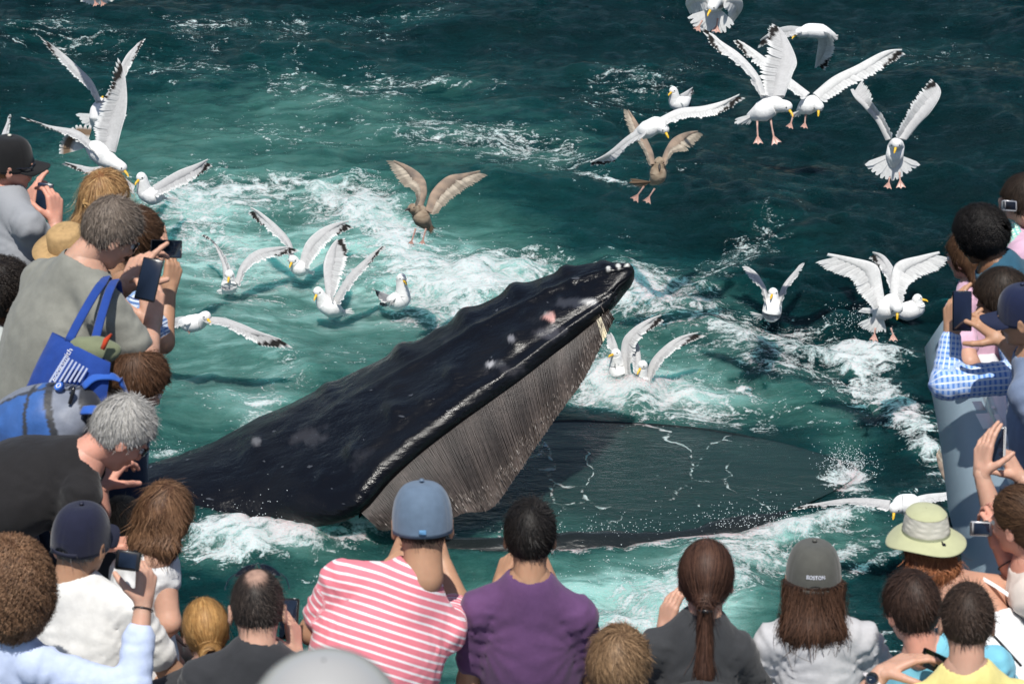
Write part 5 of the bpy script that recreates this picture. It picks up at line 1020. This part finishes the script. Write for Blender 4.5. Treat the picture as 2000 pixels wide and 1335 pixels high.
def sunhat():
    Pn = PEOPLE['sunhat']; Mg = mat('hat_cloth', (.46, .47, .28), .85, mottle=(30, .05), sheen=.2, spec=.2, bump=[(260, .4, .001, (1, 1, 1)), (12, .4, .01, (1, 1, 1))]); Mm = mat('hat_mesh', (.52, .50, .43), .9, mottle=(30, .05), bump=[(10, .5, .01, (1, 1, 3)), (400, .5, .001, (1, 1, 1))])
    a = math.radians(4); tr = lambda q: hw(Pn, np.asarray(q) @ np.array([[1, 0, 0], [0, math.cos(a), math.sin(a)], [0, -math.sin(a), math.cos(a)]]) + np.array([0, -.005, .03])); th = np.linspace(0, 2 * math.pi, 97)[:-1]
    def ringp(rx, ry, z): return np.stack([rx * np.sin(th), ry * np.cos(th), z + 0 * th], -1)
    cr = [ringp(.002, .003, .104), ringp(.04, .055, .102), ringp(.066, .084, .095), ringp(.078, .096, .082)]; m = MB(); m.grid(tr(np.array(cr)), close=True); root = m.build('sun_hat', Mg, Pn['root'])
    s = np.linspace(0, 1, 12); G = np.array([ringp(.079 + .012 * x, .097 + .013 * x, .081 - .068 * x + .0025 * math.sin(x * 25)) * (1 + .006 * np.sin(th * 9 + x * 20))[:, None] for x in s]); m = MB(); m.grid(tr(G), close=True); m.build('mesh_band', Mm, root)
    G = np.array([ringp(.0925, .1115, .014 - .016 * x) for x in np.linspace(0, 1, 5)]); m = MB(); m.grid(tr(G), close=True); m.build('hat_band', mat('hat_band', (.36, .38, .25), .9), root)
    wv = .010 * np.sin(th * 2 + .6) + .007 * np.sin(th * 3 + 2); G = np.array([ringp(.092 + .064 * x, .110 + .066 * x, .002 - .034 * x ** 1.3) + np.stack([0 * th, 0 * th, wv * x], -1) for x in np.linspace(0, 1, 12)]); G2 = G[::-1] - [0, 0, .0035]; m = MB(); m.grid(tr(np.concatenate([G, G2])), close=True); m.build('brim', Mg, root)
    m = MB(); m.tube(tr([(.02, -.115, .004), (.024, -.124, -.004), (.026, -.128, -.016)]), .0022, 6); m.box(tr((.024, -.126, -.012)), Pn['Rh'], (.006, .005, .009), bev=.002); m.build('cord_lock', M_black, root)
sunhat()
person('boy', 'boy with thick dark brown hair and a light blue t-shirt below the sun hat', (1780, 1188), 8.55, yaw=24, pitch=18, hs=.97, s=.97, shirt=(.20, .52, .66), skin=PINK, sh=((1775, 1318, .05), (1940, 1300, .12)), pelvis=(1850, 1600, .2), hair=dict(kind='short', thick=.013, n=5200, length=.045, width=.0013, messy=.5), hcol=((.022, .013, .010), (.085, .048, .035)))
person('yellow', 'man with cropped brown hair and a pale yellow shirt at the lower right', (1888, 1214), 8.2, yaw=-2, pitch=16, hs=.95, shirt=(.78, .68, .26), skin=FAIR, neck_len=1.2, sh=((1800, 1378, .04), (1985, 1372, .06)), pelvis=(1895, 1650, .2), arms=(dict(e=(1640, 1420, .1), w=(1722, 1312, .1), f=(.9, .42, .15), n=(.4, -.8, .3), curl=(.25, .3, .35, .4), thumb=.3), None), hair=dict(kind='short', thick=.007, n=5200, length=.018, width=.0012, messy=.5), hcol=((.030, .019, .014), (.095, .062, .046)))
Pn = PEOPLE['yellow']; Wt = Pn['A'][0][2]; E_ = Pn['A'][0][1]; dv = nrm(Wt - E_); m = MB(); t = np.linspace(0, 6.283, 24); s1 = nrm(np.cross(dv, FW)); s2 = np.cross(dv, s1); m.tube(np.array([Wt - .03 * dv + .034 * (math.cos(a) * s1 + math.sin(a) * s2) for a in t]), .011, 8, cap=False, flat=(1, .3)); r1 = empty('wristwatch', Wt - .03 * dv, 'silver wristwatch with a white and red strap on the lower right wrist', 'watch'); m.build('band', mat('watch_band', (.70, .66, .66), .5), r1)
fd = nrm(-FW * .8 + UP * .6); fd = nrm(fd - (fd @ dv) * dv); m = MB(); c_ = Wt - .03 * dv + .036 * fd; m.tube([c_, c_ + .010 * fd], .019, 20); m.build('case', M_silver, r1); m = MB(); m.tube([c_ + .0101 * fd, c_ + .0112 * fd], .015, 20); m.build('dial', M_screen, r1)
# ---- left rail
person('blacktee', 'silver haired man in a black t-shirt bending far over the left rail', (236, 845), 9.25, yaw=-68, pitch=46, roll=0, hs=.98, s=1.05, shirt=(.016, .015, .016), skin=PINK, sh=((88, 872, .18), (160, 968, -.08)), pelvis=(-120, 1010, .10), fat=1.15, neckline=.07,
       arms=(dict(e=(190, 1000, .35), w=(196, 950, .32), f=(.3, .5, .4), n=(0, -1, .3)), dict(e=(130, 1070, .05), w=(190, 1066, .15), f=(1, .1, .1), n=(0, -1, .3))), hair=dict(kind='short', thick=.013, n=6500, length=.034, width=.0012, messy=.4), hcol=HGRY)
glasses('blacktee')
person('brownboy', 'boy with tousled brown hair wearing a blue and grey backpack, head bowed over the rail', (268, 750), 9.75, yaw=-62, pitch=34, hs=1.04, s=.95, shirt=(.10, .11, .13), skin=FAIR, sh=((150, 775, .2), (185, 835, -.02)), pelvis=(20, 960, .2), hair=dict(kind='short', thick=.018, n=5200, length=.055, width=.0013, messy=.45), hcol=((.045, .022, .012), (.17, .085, .045)))
person('greyman', 'grey haired man in a sage t-shirt with a blue tote bag and upright phone', (216, 455), 9.8, yaw=-62, pitch=38, hs=.86, s=1.18, shirt=(.235, .235, .205), skin=FAIR, sh=((84, 548, .20), (212, 612, -.10)), pelvis=(30, 860, .25), fat=1.12, neckline=.085,
       arms=(dict(e=(196, 590, .38), w=(244, 562, .28), f=(.55, 1, .1), n=(.7, .2, .6), curl=(.15, .5, .6, .6), thumb=.3), dict(e=(283, 700, -.06), w=(297, 632, .06), f=(-.02, 1, .05), n=(-.5, .1, .8), curl=(.55, .6, .6, .6), thumb=.6)), hair=dict(kind='short', thick=.013, n=7500, length=.032, width=.0012, messy=.45), hcol=((.10, .075, .058), (.34, .28, .23)))
glasses('greyman')
Mpl = pattern('plaid_light', (.60, .68, .80), [(2, .03, .008, (.10, .20, .45), 0), (0, .045, .010, (.25, .38, .62), .2), (2, .03, .004, (.03, .06, .2), .5)])
person('plaidl', 'person in a light plaid shirt behind the grey haired man, holding a phone sideways', (262, 470), 10.45, yaw=-60, pitch=20, s=1.0, shirt_mat=Mpl, skin=TANNED, sh=((228, 552, .2), (276, 600, .0)), pelvis=(220, 850, .3), arms=(dict(e=(232, 600, .3), w=(262, 530, .2), f=(.15, 1, .1), n=(.8, 0, .5), curl=(.15, .3, .6, .6), thumb=.3), dict(e=(318, 668, .0), w=(330, 568, .04), f=(.18, 1, .1), n=(-.7, .1, .7), curl=(.25, .4, .5, .6), thumb=.8)),
       hair=dict(kind='short', thick=.02, n=2500, length=.05, messy=1), hcol=HBR)
person('blonde', 'strawberry blonde woman with pinned up hair in a black top behind the grey haired man', (206, 395), 10.9, yaw=-35, pitch=12, s=.95, hs=1.06, shirt=(.014, .013, .014), skin=FAIR, sh=((140, 492, .08), (218, 510, .0)), pelvis=(150, 760, .3), arms=(None, dict(e=(285, 545, .1), w=(318, 482, .2), f=(-.3, 1, .1), n=(-.7, -.1, .6), curl=(.7, .7, .7, .7), thumb=.6)),
       hair=dict(kind='long', n=6500, length=.09, drop=.15, spread=.85, width=.0014, messy=.35, thick=.014), hcol=((.20, .085, .03), (.66, .43, .20)))
Pn = PEOPLE['blonde']; V, Q = surface_nets(lambda q: ell(q, (.0, -.105, .01), (.03, .022, .026)) + .004 * np.sin(np.arctan2(q[:, 2] - .01, q[:, 0]) * 3 + np.hypot(q[:, 0], q[:, 2]) * 200), (-.06, -.16, -.05), (.06, -.05, .07), .004); mk('hair_bun', hw(Pn, V), [Q], M_hair, Pn['root'], col=np.broadcast_to([.52, .32, .13], (len(V), 3)))
Mgs = pattern('grey_marl', (.30, .31, .33), [(2, 5.0, .045, (.05, .05, .055), .055), (2, 5.0, .03, (.06, .06, .065), .068)])
person('blackcap', 'man in a black cap and grey marl t-shirt holding a phone at far left', (20, 318), 11.2, yaw=-76, pitch=10, hs=.94, s=1.0, shirt_mat=Mgs, skin=PINK, sh=((8, 412, .18), (56, 440, -.14)), pelvis=(10, 680, .15), arms=(dict(e=(36, 452, .3), w=(58, 415, .34), f=(.1, 1, .1), n=(.6, 0, .6), curl=(.2, .3, .5, .6)), dict(e=(108, 500, .0), w=(108, 432, .04), f=(-.05, 1, .05), n=(-.7, .1, .6), curl=(.5, .55, .6, .6), thumb=.6)),
       hair=dict(capped=0, kind='short', thick=.008, n=2500, length=.03), hcol=((.16, .07, .03), (.42, .22, .10)))
cap('blackcap', (.010, .010, .011), tilt=4, dots=[(-1.9, .75), (-2.7, .7), (-1.2, .7)], tabcol=(.7, .68, .6), button=(.6, .58, .5)); glasses('blackcap')
person('darkcurl', 'dark skinned person with black curly hair and pale shirt at the left edge', (8, 572), 10.2, yaw=-60, pitch=20, shirt=(.50, .54, .54), skin=BROWN_, hair=dict(kind='curly', volume=1.05, n=3500, length=.04, curl=.006, width=.0014), hcol=((.012, .009, .008), (.05, .038, .03)))
# ---- right rail
person('teal', 'man with thick black curly hair in a teal blue shirt at the right rail', (1912, 462), 10.5, yaw=58, pitch=26, hs=.84, shirt=(.028, .095, .15), sleeve='long', skin=BROWN_, sh=((1945, 575, -.08), (1995, 540, .2)), pelvis=(2080, 780, .2), fat=1.05, hair=dict(kind='curly', volume=1.02, thick=.022, n=6000, length=.045, curl=.007, width=.0014), hcol=((.007, .006, .006), (.028, .024, .022)))
Pn = PEOPLE['teal']; m = MB(); t = np.linspace(.4, 5.9, 26); N_, R3 = Pn['N'], Pn['RT3']; m.tube(np.array([N_ + R3[2] * (.005) + R3[0] * .075 * math.sin(a) - R3[1] * .07 * math.cos(a) for a in t]), .016, 8, flat=(.6, 1.3)); m.build('collar', cloth((.62, .40, .52)), Pn['root'])
person('pinkgirl', 'girl with long brown hair half hidden by the man with black curly hair', (1888, 500), 11.5, yaw=50, pitch=15, s=.85, shirt=(.66, .42, .54), skin=FAIR, hair=dict(kind='long', n=3500, length=.12, drop=.2, spread=.9, messy=.3), hcol=HBR)
Mgr = pattern('green_print', (.35, .66, .52), [(2, .02, .007, (.75, .8, .7), 0), (0, .02, .007, (.2, .5, .5), 0)])
person('topright', 'dark haired person in a pink shirt at the top right edge, raising a small camera', (2004, 400), 11.2, yaw=70, pitch=12, s=1.0, shirt=(.62, .40, .52), sleeve='long', sleeve_mat=Mgr, skin=FAIR, sh=((2000, 500, -.1), (2040, 480, .2)), pelvis=(2060, 740, .2), arms=(dict(e=(1985, 470, .0), w=(1967, 430, .02), f=(0, 1, .1), n=(.7, 0, .5), curl=(.8, .8, .8, .8)), None), hair=dict(kind='short', thick=.016, n=3000, length=.05), hcol=HB)
Mpr = pattern('plaid_blue', (.42, .58, .88), [(2, .018, .008, (.12, .28, .72), 0), (0, .022, .006, (.74, .82, .95), .3)])
person('plaidr', 'dark haired man in a blue check shirt holding a phone over the right rail', (1957, 588), 9.95, yaw=72, pitch=20, hs=.9, s=1.04, shirt_mat=Mpr, sleeve='long', skin=TANNED, sh=((1992, 735, -.02), (2040, 690, .3)), pelvis=(2110, 980, .2), arms=(dict(e=(1848, 748, -.02), w=(1858, 652, -.02), f=(.05, 1, .05), n=(.85, 0, .5), curl=(.25, .35, .4, .45), thumb=.4), None), hair=dict(kind='short', thick=.018, n=3500, length=.04), hcol=HB)
person('denim', 'man in a navy cap and faded denim blue t-shirt at the right edge', (2000, 615), 9.55, yaw=66, pitch=14, hs=.92, shirt=(.17, .22, .33), skin=TANNED, sh=((2006, 770, -.05), (2060, 730, .25)), pelvis=(2080, 1050, .2), fat=1.1, arms=(None, dict(e=(2010, 722, .15), w=(1957, 662, .24), f=(-.7, .65, .05), n=(-.3, -.4, .8), curl=(.4, .5, .55, .6), thumb=.5)), hair=dict(capped=0, kind='short', n=1500, length=.02, thick=.005), hcol=HB)
cap('denim', (.010, .016, .050), tilt=4)
person('reach', 'person beyond the right edge with both bare arms raised round a white phone', (2062, 985), 9.2, yaw=60, pitch=10, s=.95, shirt=(.02, .04, .16), skin=FAIR, sh=((2030, 1080, -.05), (2090, 1060, .25)), pelvis=(2110, 1380, .2), arms=(dict(e=(1944, 1012, .02), w=(1916, 926, .02), f=(.12, 1, .05), n=(.8, .1, .6), curl=(.18, .22, .3, .35), thumb=.4), dict(e=(2045, 985, .1), w=(1990, 930, .12), f=(-.55, .9, .1), n=(-.7, -.3, .6), curl=(.4, .5, .5, .6), thumb=.5)), hair=dict(kind='short', thick=.015, n=1500), hcol=HBR)
person('cream', 'brown haired woman in a cream top at the right edge with a silver compact camera', (1992, 1018), 8.9, yaw=48, pitch=12, s=.95, shirt=(.62, .55, .50), skin=PINK, sh=((2010, 1165, -.02), (2075, 1130, .2)), pelvis=(2070, 1440, .2), arms=(dict(e=(1992, 1150, .12), w=(1950, 1062, .12), f=(-.12, 1, .1), n=(-.3, .2, .9), curl=(.5, .6, .65, .7), thumb=.5), None), hair=dict(kind='bun', n=3800, length=.07, width=.0014, messy=.3, tie=(0, -.1, .03)), hcol=HBR)
# ---------------------------------------------------------------- things in hands
phone('black upright phone held by the grey haired man at the left rail', P(291, 546, 9.70), cv((.22, 1, .1)), cv((-.15, .1, -1)))
phone('black phone held sideways above the upright one at the left rail', P(325, 486, 10.28), cv((1, -.03, .05)), cv((0, .1, -1)), h=.055, w_=.032)
phone('dark blue phone held by the man in the black cap', P(86, 384, 11.5), cv((.12, 1, .1)), cv((-.1, .1, -1)), body=(.02, .03, .06), h=.055, w_=.032)
phone('black phone beside the head of the balding man, seen nearly edge on', P(565, 1208, 8.72), cv((.05, 1, .1)), cv((-.8, .1, -1)), h=.062)
phone('dark phone held up against the sea by the blue check sleeve', P(1879, 607, 9.80), cv((.02, 1, .1)), cv((.05, .1, -1)), w_=.033, h=.068, body=(.012, .016, .03), sc_col=(.008, .011, .028))
phone('white phone seen edge on between two raised hands at right', P(1951, 872, 9.28), cv((.05, 1, .15)), cv((-1, .1, -.45)), body=(.8, .8, .8), h=.062)
phone('black phone tilted in the hand with the watch at the bottom right', P(1826, 1292, 8.42), cv((.9, -.42, .1)), cv((.1, .4, -1)), h=.045, w_=.028)
def camera_(label, c, upd, nd, w_, h, body, lens=True):
    u = nrm(upd); n = nrm(np.asarray(nd) - (np.asarray(nd) @ u) * u); r = np.cross(u, n); R = np.stack([r, n, u]); root = empty('compact_camera', c, label, 'camera', 'phones and cameras held up')
    m = MB(); m.box(c, R, (w_, .011, h), bev=.004); m.build('case', mat('camera_case', body, .3, metal=.5 if body[0] > .3 else 0, coat=.3), root); m = MB(); m.box(c + n * .0116, R, (w_ * .72, .0008, h * .74), bev=.0004); m.build('screen', M_screen, root)
    m = MB(); m.tube([c - n * .011, c - n * .03], .02, 16); m.build('lens', M_black, root); m = MB(); m.tube([c + u * h + r * w_ * .5, c + u * (h + .004) + r * w_ * .5], .006, 12); m.build('shutter_button', M_silver, root)
camera_('small black camera in the hand of the curly haired woman at lower left', P(250, 1094, 8.46), cv((.12, 1, .1)), cv((.0, .2, -1)), .036, .029, (.015, .013, .013))
camera_('silver compact camera held by the woman in cream at the right edge', P(1916, 1032, 9.0), cv((.03, 1, .1)), cv((.0, .2, -1)), .034, .023, (.6, .6, .62))
camera_('black camera at the face of the blonde woman, left rail', P(300, 446, 11.0), cv((.2, 1, .1)), cv((-.7, .2, -1)), .045, .028, (.015, .015, .016))
camera_('small silver camera in the fist at the top right edge', P(1971, 402, 11.1), cv((0, 1, .1)), cv((.4, .2, -1)), .03, .02, (.6, .6, .62))
# dark wristband on the camera arm of the curly haired woman
Pn = PEOPLE['curly']; A_ = Pn['A'][1]; dv = nrm(A_[2] - A_[1]); c_ = A_[2] - .015 * dv; s1 = nrm(np.cross(dv, FW)); s2 = np.cross(dv, s1); m = MB(); m.tube(np.array([c_ + .030 * (math.cos(a) * s1 + math.sin(a) * s2) + .006 * dv * math.sin(a) for a in np.linspace(0, 6.283, 24)]), .0022, 6, cap=False); tag(m.build('bracelet', M_black), 'thin dark cord bracelet on the wrist under the small black camera', 'bracelet')
Pn = PEOPLE['cream']; A_ = Pn['A'][0]; dv = nrm(A_[2] - A_[1]); c_ = A_[2] - .07 * dv; s1 = nrm(np.cross(dv, FW)); s2 = np.cross(dv, s1); m = MB(); m.tube(np.array([c_ + .034 * (math.cos(a) * s1 + math.sin(a) * s2) + .012 * dv * math.sin(a) for a in np.linspace(0, 6.283, 24)]), .0022, 6, cap=False); tag(m.build('camera_cord', M_black), 'black cord looped round the forearm of the woman in cream', 'cord')
# blue tote bag on the grey haired man's near shoulder
def tote():
    d = 9.42; c4 = [P(102, 648, d + .1), P(216, 708, d - .04), P(206, 800, d - .02), P(36, 786, d + .12)]; root = empty('tote_bag', sum(c4) / 4, 'royal blue cotton tote bag with white print hanging from the grey haired man', 'bag')
    Mb = cloth((.016, .055, .27)); n_ = 26; s = np.linspace(0, 1, n_); A2, B2 = np.meshgrid(s, s, indexing='ij')
    bil = lambda a, b: ((1 - a) * (1 - b))[..., None] * c4[0] + (a * (1 - b))[..., None] * c4[1] + (a * b)[..., None] * c4[2] + ((1 - a) * b)[..., None] * c4[3]
    nn = nrm(np.cross(c4[1] - c4[0], c4[3] - c4[0])); nn *= np.sign(nn @ -FW); G = bil(A2, B2); bl = (np.sin(A2 * math.pi) ** .5 * np.sin(np.clip(B2 * .9 + .1, 0, 1) * math.pi) ** .6); wr = fbm(np.stack([A2 * 5, B2 * 3 + A2 * 2, 0 * A2], -1), 3)
    F = G + nn * (.045 * bl + .014 * wr * bl)[..., None]; Bk = G - nn * (.05 * bl)[..., None]; m = MB(); m.grid(F); m.grid(Bk); m.build('panel', Mb, root)
    for (u0, v0, u1, v1) in ((135, 664, 200, 552), (180, 690, 218, 558)):
        a, b = P(u0, v0, d + .04), P(u1, v1, 9.62); m = MB(); m.tube([a - .02 * (b - a), a * .6 + b * .4 - FW * .03, a * .2 + b * .8 - FW * .03, b, b + FW * .12 + UP * .02, b + FW * .2 - UP * .06], .015, 8, n=24, flat=(1.0, .16), up=-FW); m.build('handle', Mb, root)
    V, Q = surface_nets(lambda p: ell(p, P(182, 688, d + .05), (.09, .05, .05)) + .02 * fbm(p * 16, 3), P(182, 688, d + .05) - .14, P(182, 688, d + .05) + .14, .01); tag(mk('cardigan', V, [Q], cloth((.18, .20, .12))), 'olive green cardigan bulging out of the blue tote bag', 'cardigan')
    m = MB(); q = P(200, 682, d - .03); m.tube([q, q + .03 * UP + .012 * RT, q + .05 * UP + .03 * RT], [.008, .009, .004], 8); tag(m.build('scarf', cloth((.55, .06, .02))), 'scrap of orange red cloth tucked in the blue tote bag', 'scarf')
    def put(text, a0, b0, da, size, mat_): 
        cu = bpy.data.curves.new('t', 'FONT'); cu.body = text; cu.size = 1; ob = bpy.data.objects.new('t', cu); C.objects.link(ob); dg = bpy.context.evaluated_depsgraph_get(); me = ob.evaluated_get(dg).to_mesh(); co = np.array([v.co[:] for v in me.vertices]); Fc = [np.array([list(p.vertices)]) for p in me.polygons]; bpy.data.objects.remove(ob)
        dirv = nrm(P(*da, d) - P(a0, b0, d)); perp = nrm(np.cross(nn, dirv)); o = P(a0, b0, d); X = o + co[:, :1] * size * dirv + co[:, 1:2] * size * perp
        # lay the letters on the bulged cloth
        M3 = np.stack([c4[1] - c4[0], c4[3] - c4[0], nn], 1); ab = np.linalg.solve(M3, (X - c4[0]).T).T; a_, b_2 = np.clip(ab[:, 0], 0, 1), np.clip(ab[:, 1], 0, 1); ia, ib = a_ * (n_ - 1), b_2 * (n_ - 1); i0, j0 = np.minimum(ia.astype(int), n_ - 2), np.minimum(ib.astype(int), n_ - 2); fa, fb = (ia - i0)[:, None], (ib - j0)[:, None]
        S = F[i0, j0] * (1 - fa) * (1 - fb) + F[i0 + 1, j0] * fa * (1 - fb) + F[i0, j0 + 1] * (1 - fa) * fb + F[i0 + 1, j0 + 1] * fa * fb; X = X + ((S - X) @ nn)[:, None] * nn + nn * .004; mk('lettering', X, Fc, mat_, root, smooth=False)
    Mw = mat('white_print', (.74, .75, .80), .7); put('brookline booksmith', 66, 806, (140, 686), .0285, Mw)
    for k in range(7): 
        m = MB(); a = P(150 + k * 7, 700 + k * 4, d); dirv = nrm(P(140, 686, d) - P(66, 806, d)); o = a + nn * (.058) ; q = np.array([o, o + nrm(nn * 0 + np.cross(nn, dirv)) * .0]); L_ = .10 - .008 * k
        m.tube([o, o - dirv * L_], .0042, 4, flat=(1, .12), up=nn); m.build('print_line', mat('pale_print', (.40, .45, .62), .8), root)
tote()
def backpack():
    c = P(98, 822, 9.42); ax = nrm(P(195, 785, 9.4) - P(5, 852, 9.5)); up_ = nrm(-FW * .75 + UP * .65); up_ = nrm(up_ - (up_ @ ax) * ax); sd = np.cross(up_, ax); R = np.stack([ax, sd, up_]); root = empty('backpack', c, 'blue and grey backpack on the back of the boy with tousled brown hair', 'backpack')
    f = lambda p: smin(ell((p - c) @ R.T, (-.02, 0, 0), (.20, .135, .085)), ell((p - c) @ R.T, (-.06, .02, .05), (.13, .10, .07)), .04) + .022 * fbm(p * 7, 3); V, Q = surface_nets(f, c - .33, c + .33, .0085); q = (V - c) @ R.T
    blue, gry, dk = np.array([.030, .105, .33]), np.array([.17, .19, .24]), np.array([.02, .022, .028]); col = np.broadcast_to(blue, V.shape).copy(); col[(q[:, 0] > .055)] = gry; col[(q[:, 1] > .05) & (q[:, 0] < .02)] = gry; col[np.abs(q[:, 0] - .05) < .012] = dk; col[(q[:, 0] > .14)] = dk; col[np.abs(q[:, 1] - .045) < .006] = dk * 2; col[np.abs(q[:, 0] + .02 - .3 * q[:, 1]) < .007] = dk * 1.5
    mk('pack', V, [Q], mat('nylon', attr=True, rough=.55, sheen=.2, mottle=(25, .12), bump=[(12, .5, .012, (1, 1, 1)), (500, .3, .0008, (1, 1, 1))]), root, col=col)
    for s_ in (-1, 1):
        m = MB(); m.tube([c + .15 * ax + s_ * .05 * sd + .05 * up_, c + .20 * ax + s_ * .07 * sd + .05 * up_, c + .25 * ax + s_ * .08 * sd - .0 * up_, c + .23 * ax + s_ * .08 * sd - .1 * up_], .018, 8, n=16, flat=(1, .3), up=up_); m.build('shoulder_strap', cloth((.03, .11, .45)), root)
    m = MB(); m.tube([c + .09 * ax + .04 * sd + .088 * up_, c + .09 * ax + .04 * sd + .100 * up_], .016, 18); m.build('badge', mat('badge', (.03, .15, .6), .5), root); m = MB(); t = np.linspace(0, 6.283, 18); m.tube(np.array([c + .09 * ax + .04 * sd + .101 * up_ + .008 * (ax * math.cos(a) + sd * math.sin(a)) for a in t]), .002, 5, cap=False); m.build('badge_ring', M_whiteplastic, root)
    m = MB(); m.tube([c + .12 * ax - .03 * sd + .075 * up_, c + .15 * ax + .0 * sd + .105 * up_, c + .12 * ax + .03 * sd + .078 * up_], .007, 6, n=12); m.build('grab_loop', M_black, root)
backpack()
def strawhat():
    c = P(132, 478, 10.35); n = nrm(cv((-.15, .85, -.6))); a1 = nrm(np.cross(n, FW)); a2 = np.cross(n, a1); th = np.linspace(0, 2 * math.pi, 48, endpoint=False); ring = lambda r, z: c + r * (np.cos(th)[:, None] * a1 + np.sin(th)[:, None] * a2) + z * n
    root = empty('straw_hat', c, 'tan straw hat behind the shoulder of the grey haired man', 'hat'); Ms = mat('straw', (.42, .27, .12), .8, mottle=(60, .15), bump=[(160, .6, .002, (1, 1, 1))])
    m = MB(); m.grid(np.array([ring(.002, .07), ring(.05, .068), ring(.066, .055), ring(.072, .0)]), close=True); m.build('crown', Ms, root); m = MB(); m.grid(np.array([ring(.072, 0), ring(.10, -.006), ring(.13, -.002), ring(.13, -.005), ring(.10, -.010), ring(.072, -.006)]), close=True); m.build('brim', Ms, root)
strawhat()

# straps and small extras
def strap(key, pts, r, colr, name='strap'):
    m = MB(); m.tube([P(*q) for q in pts], r, 6, n=24, flat=(1, .25), up=-FW); return m.build(name, cloth(colr), PEOPLE[key]['root'])
strap('sunhat', [(1905, 1205, 8.72), (1945, 1245, 8.70), (1995, 1300, 8.7)], .004, (.02, .02, .02))
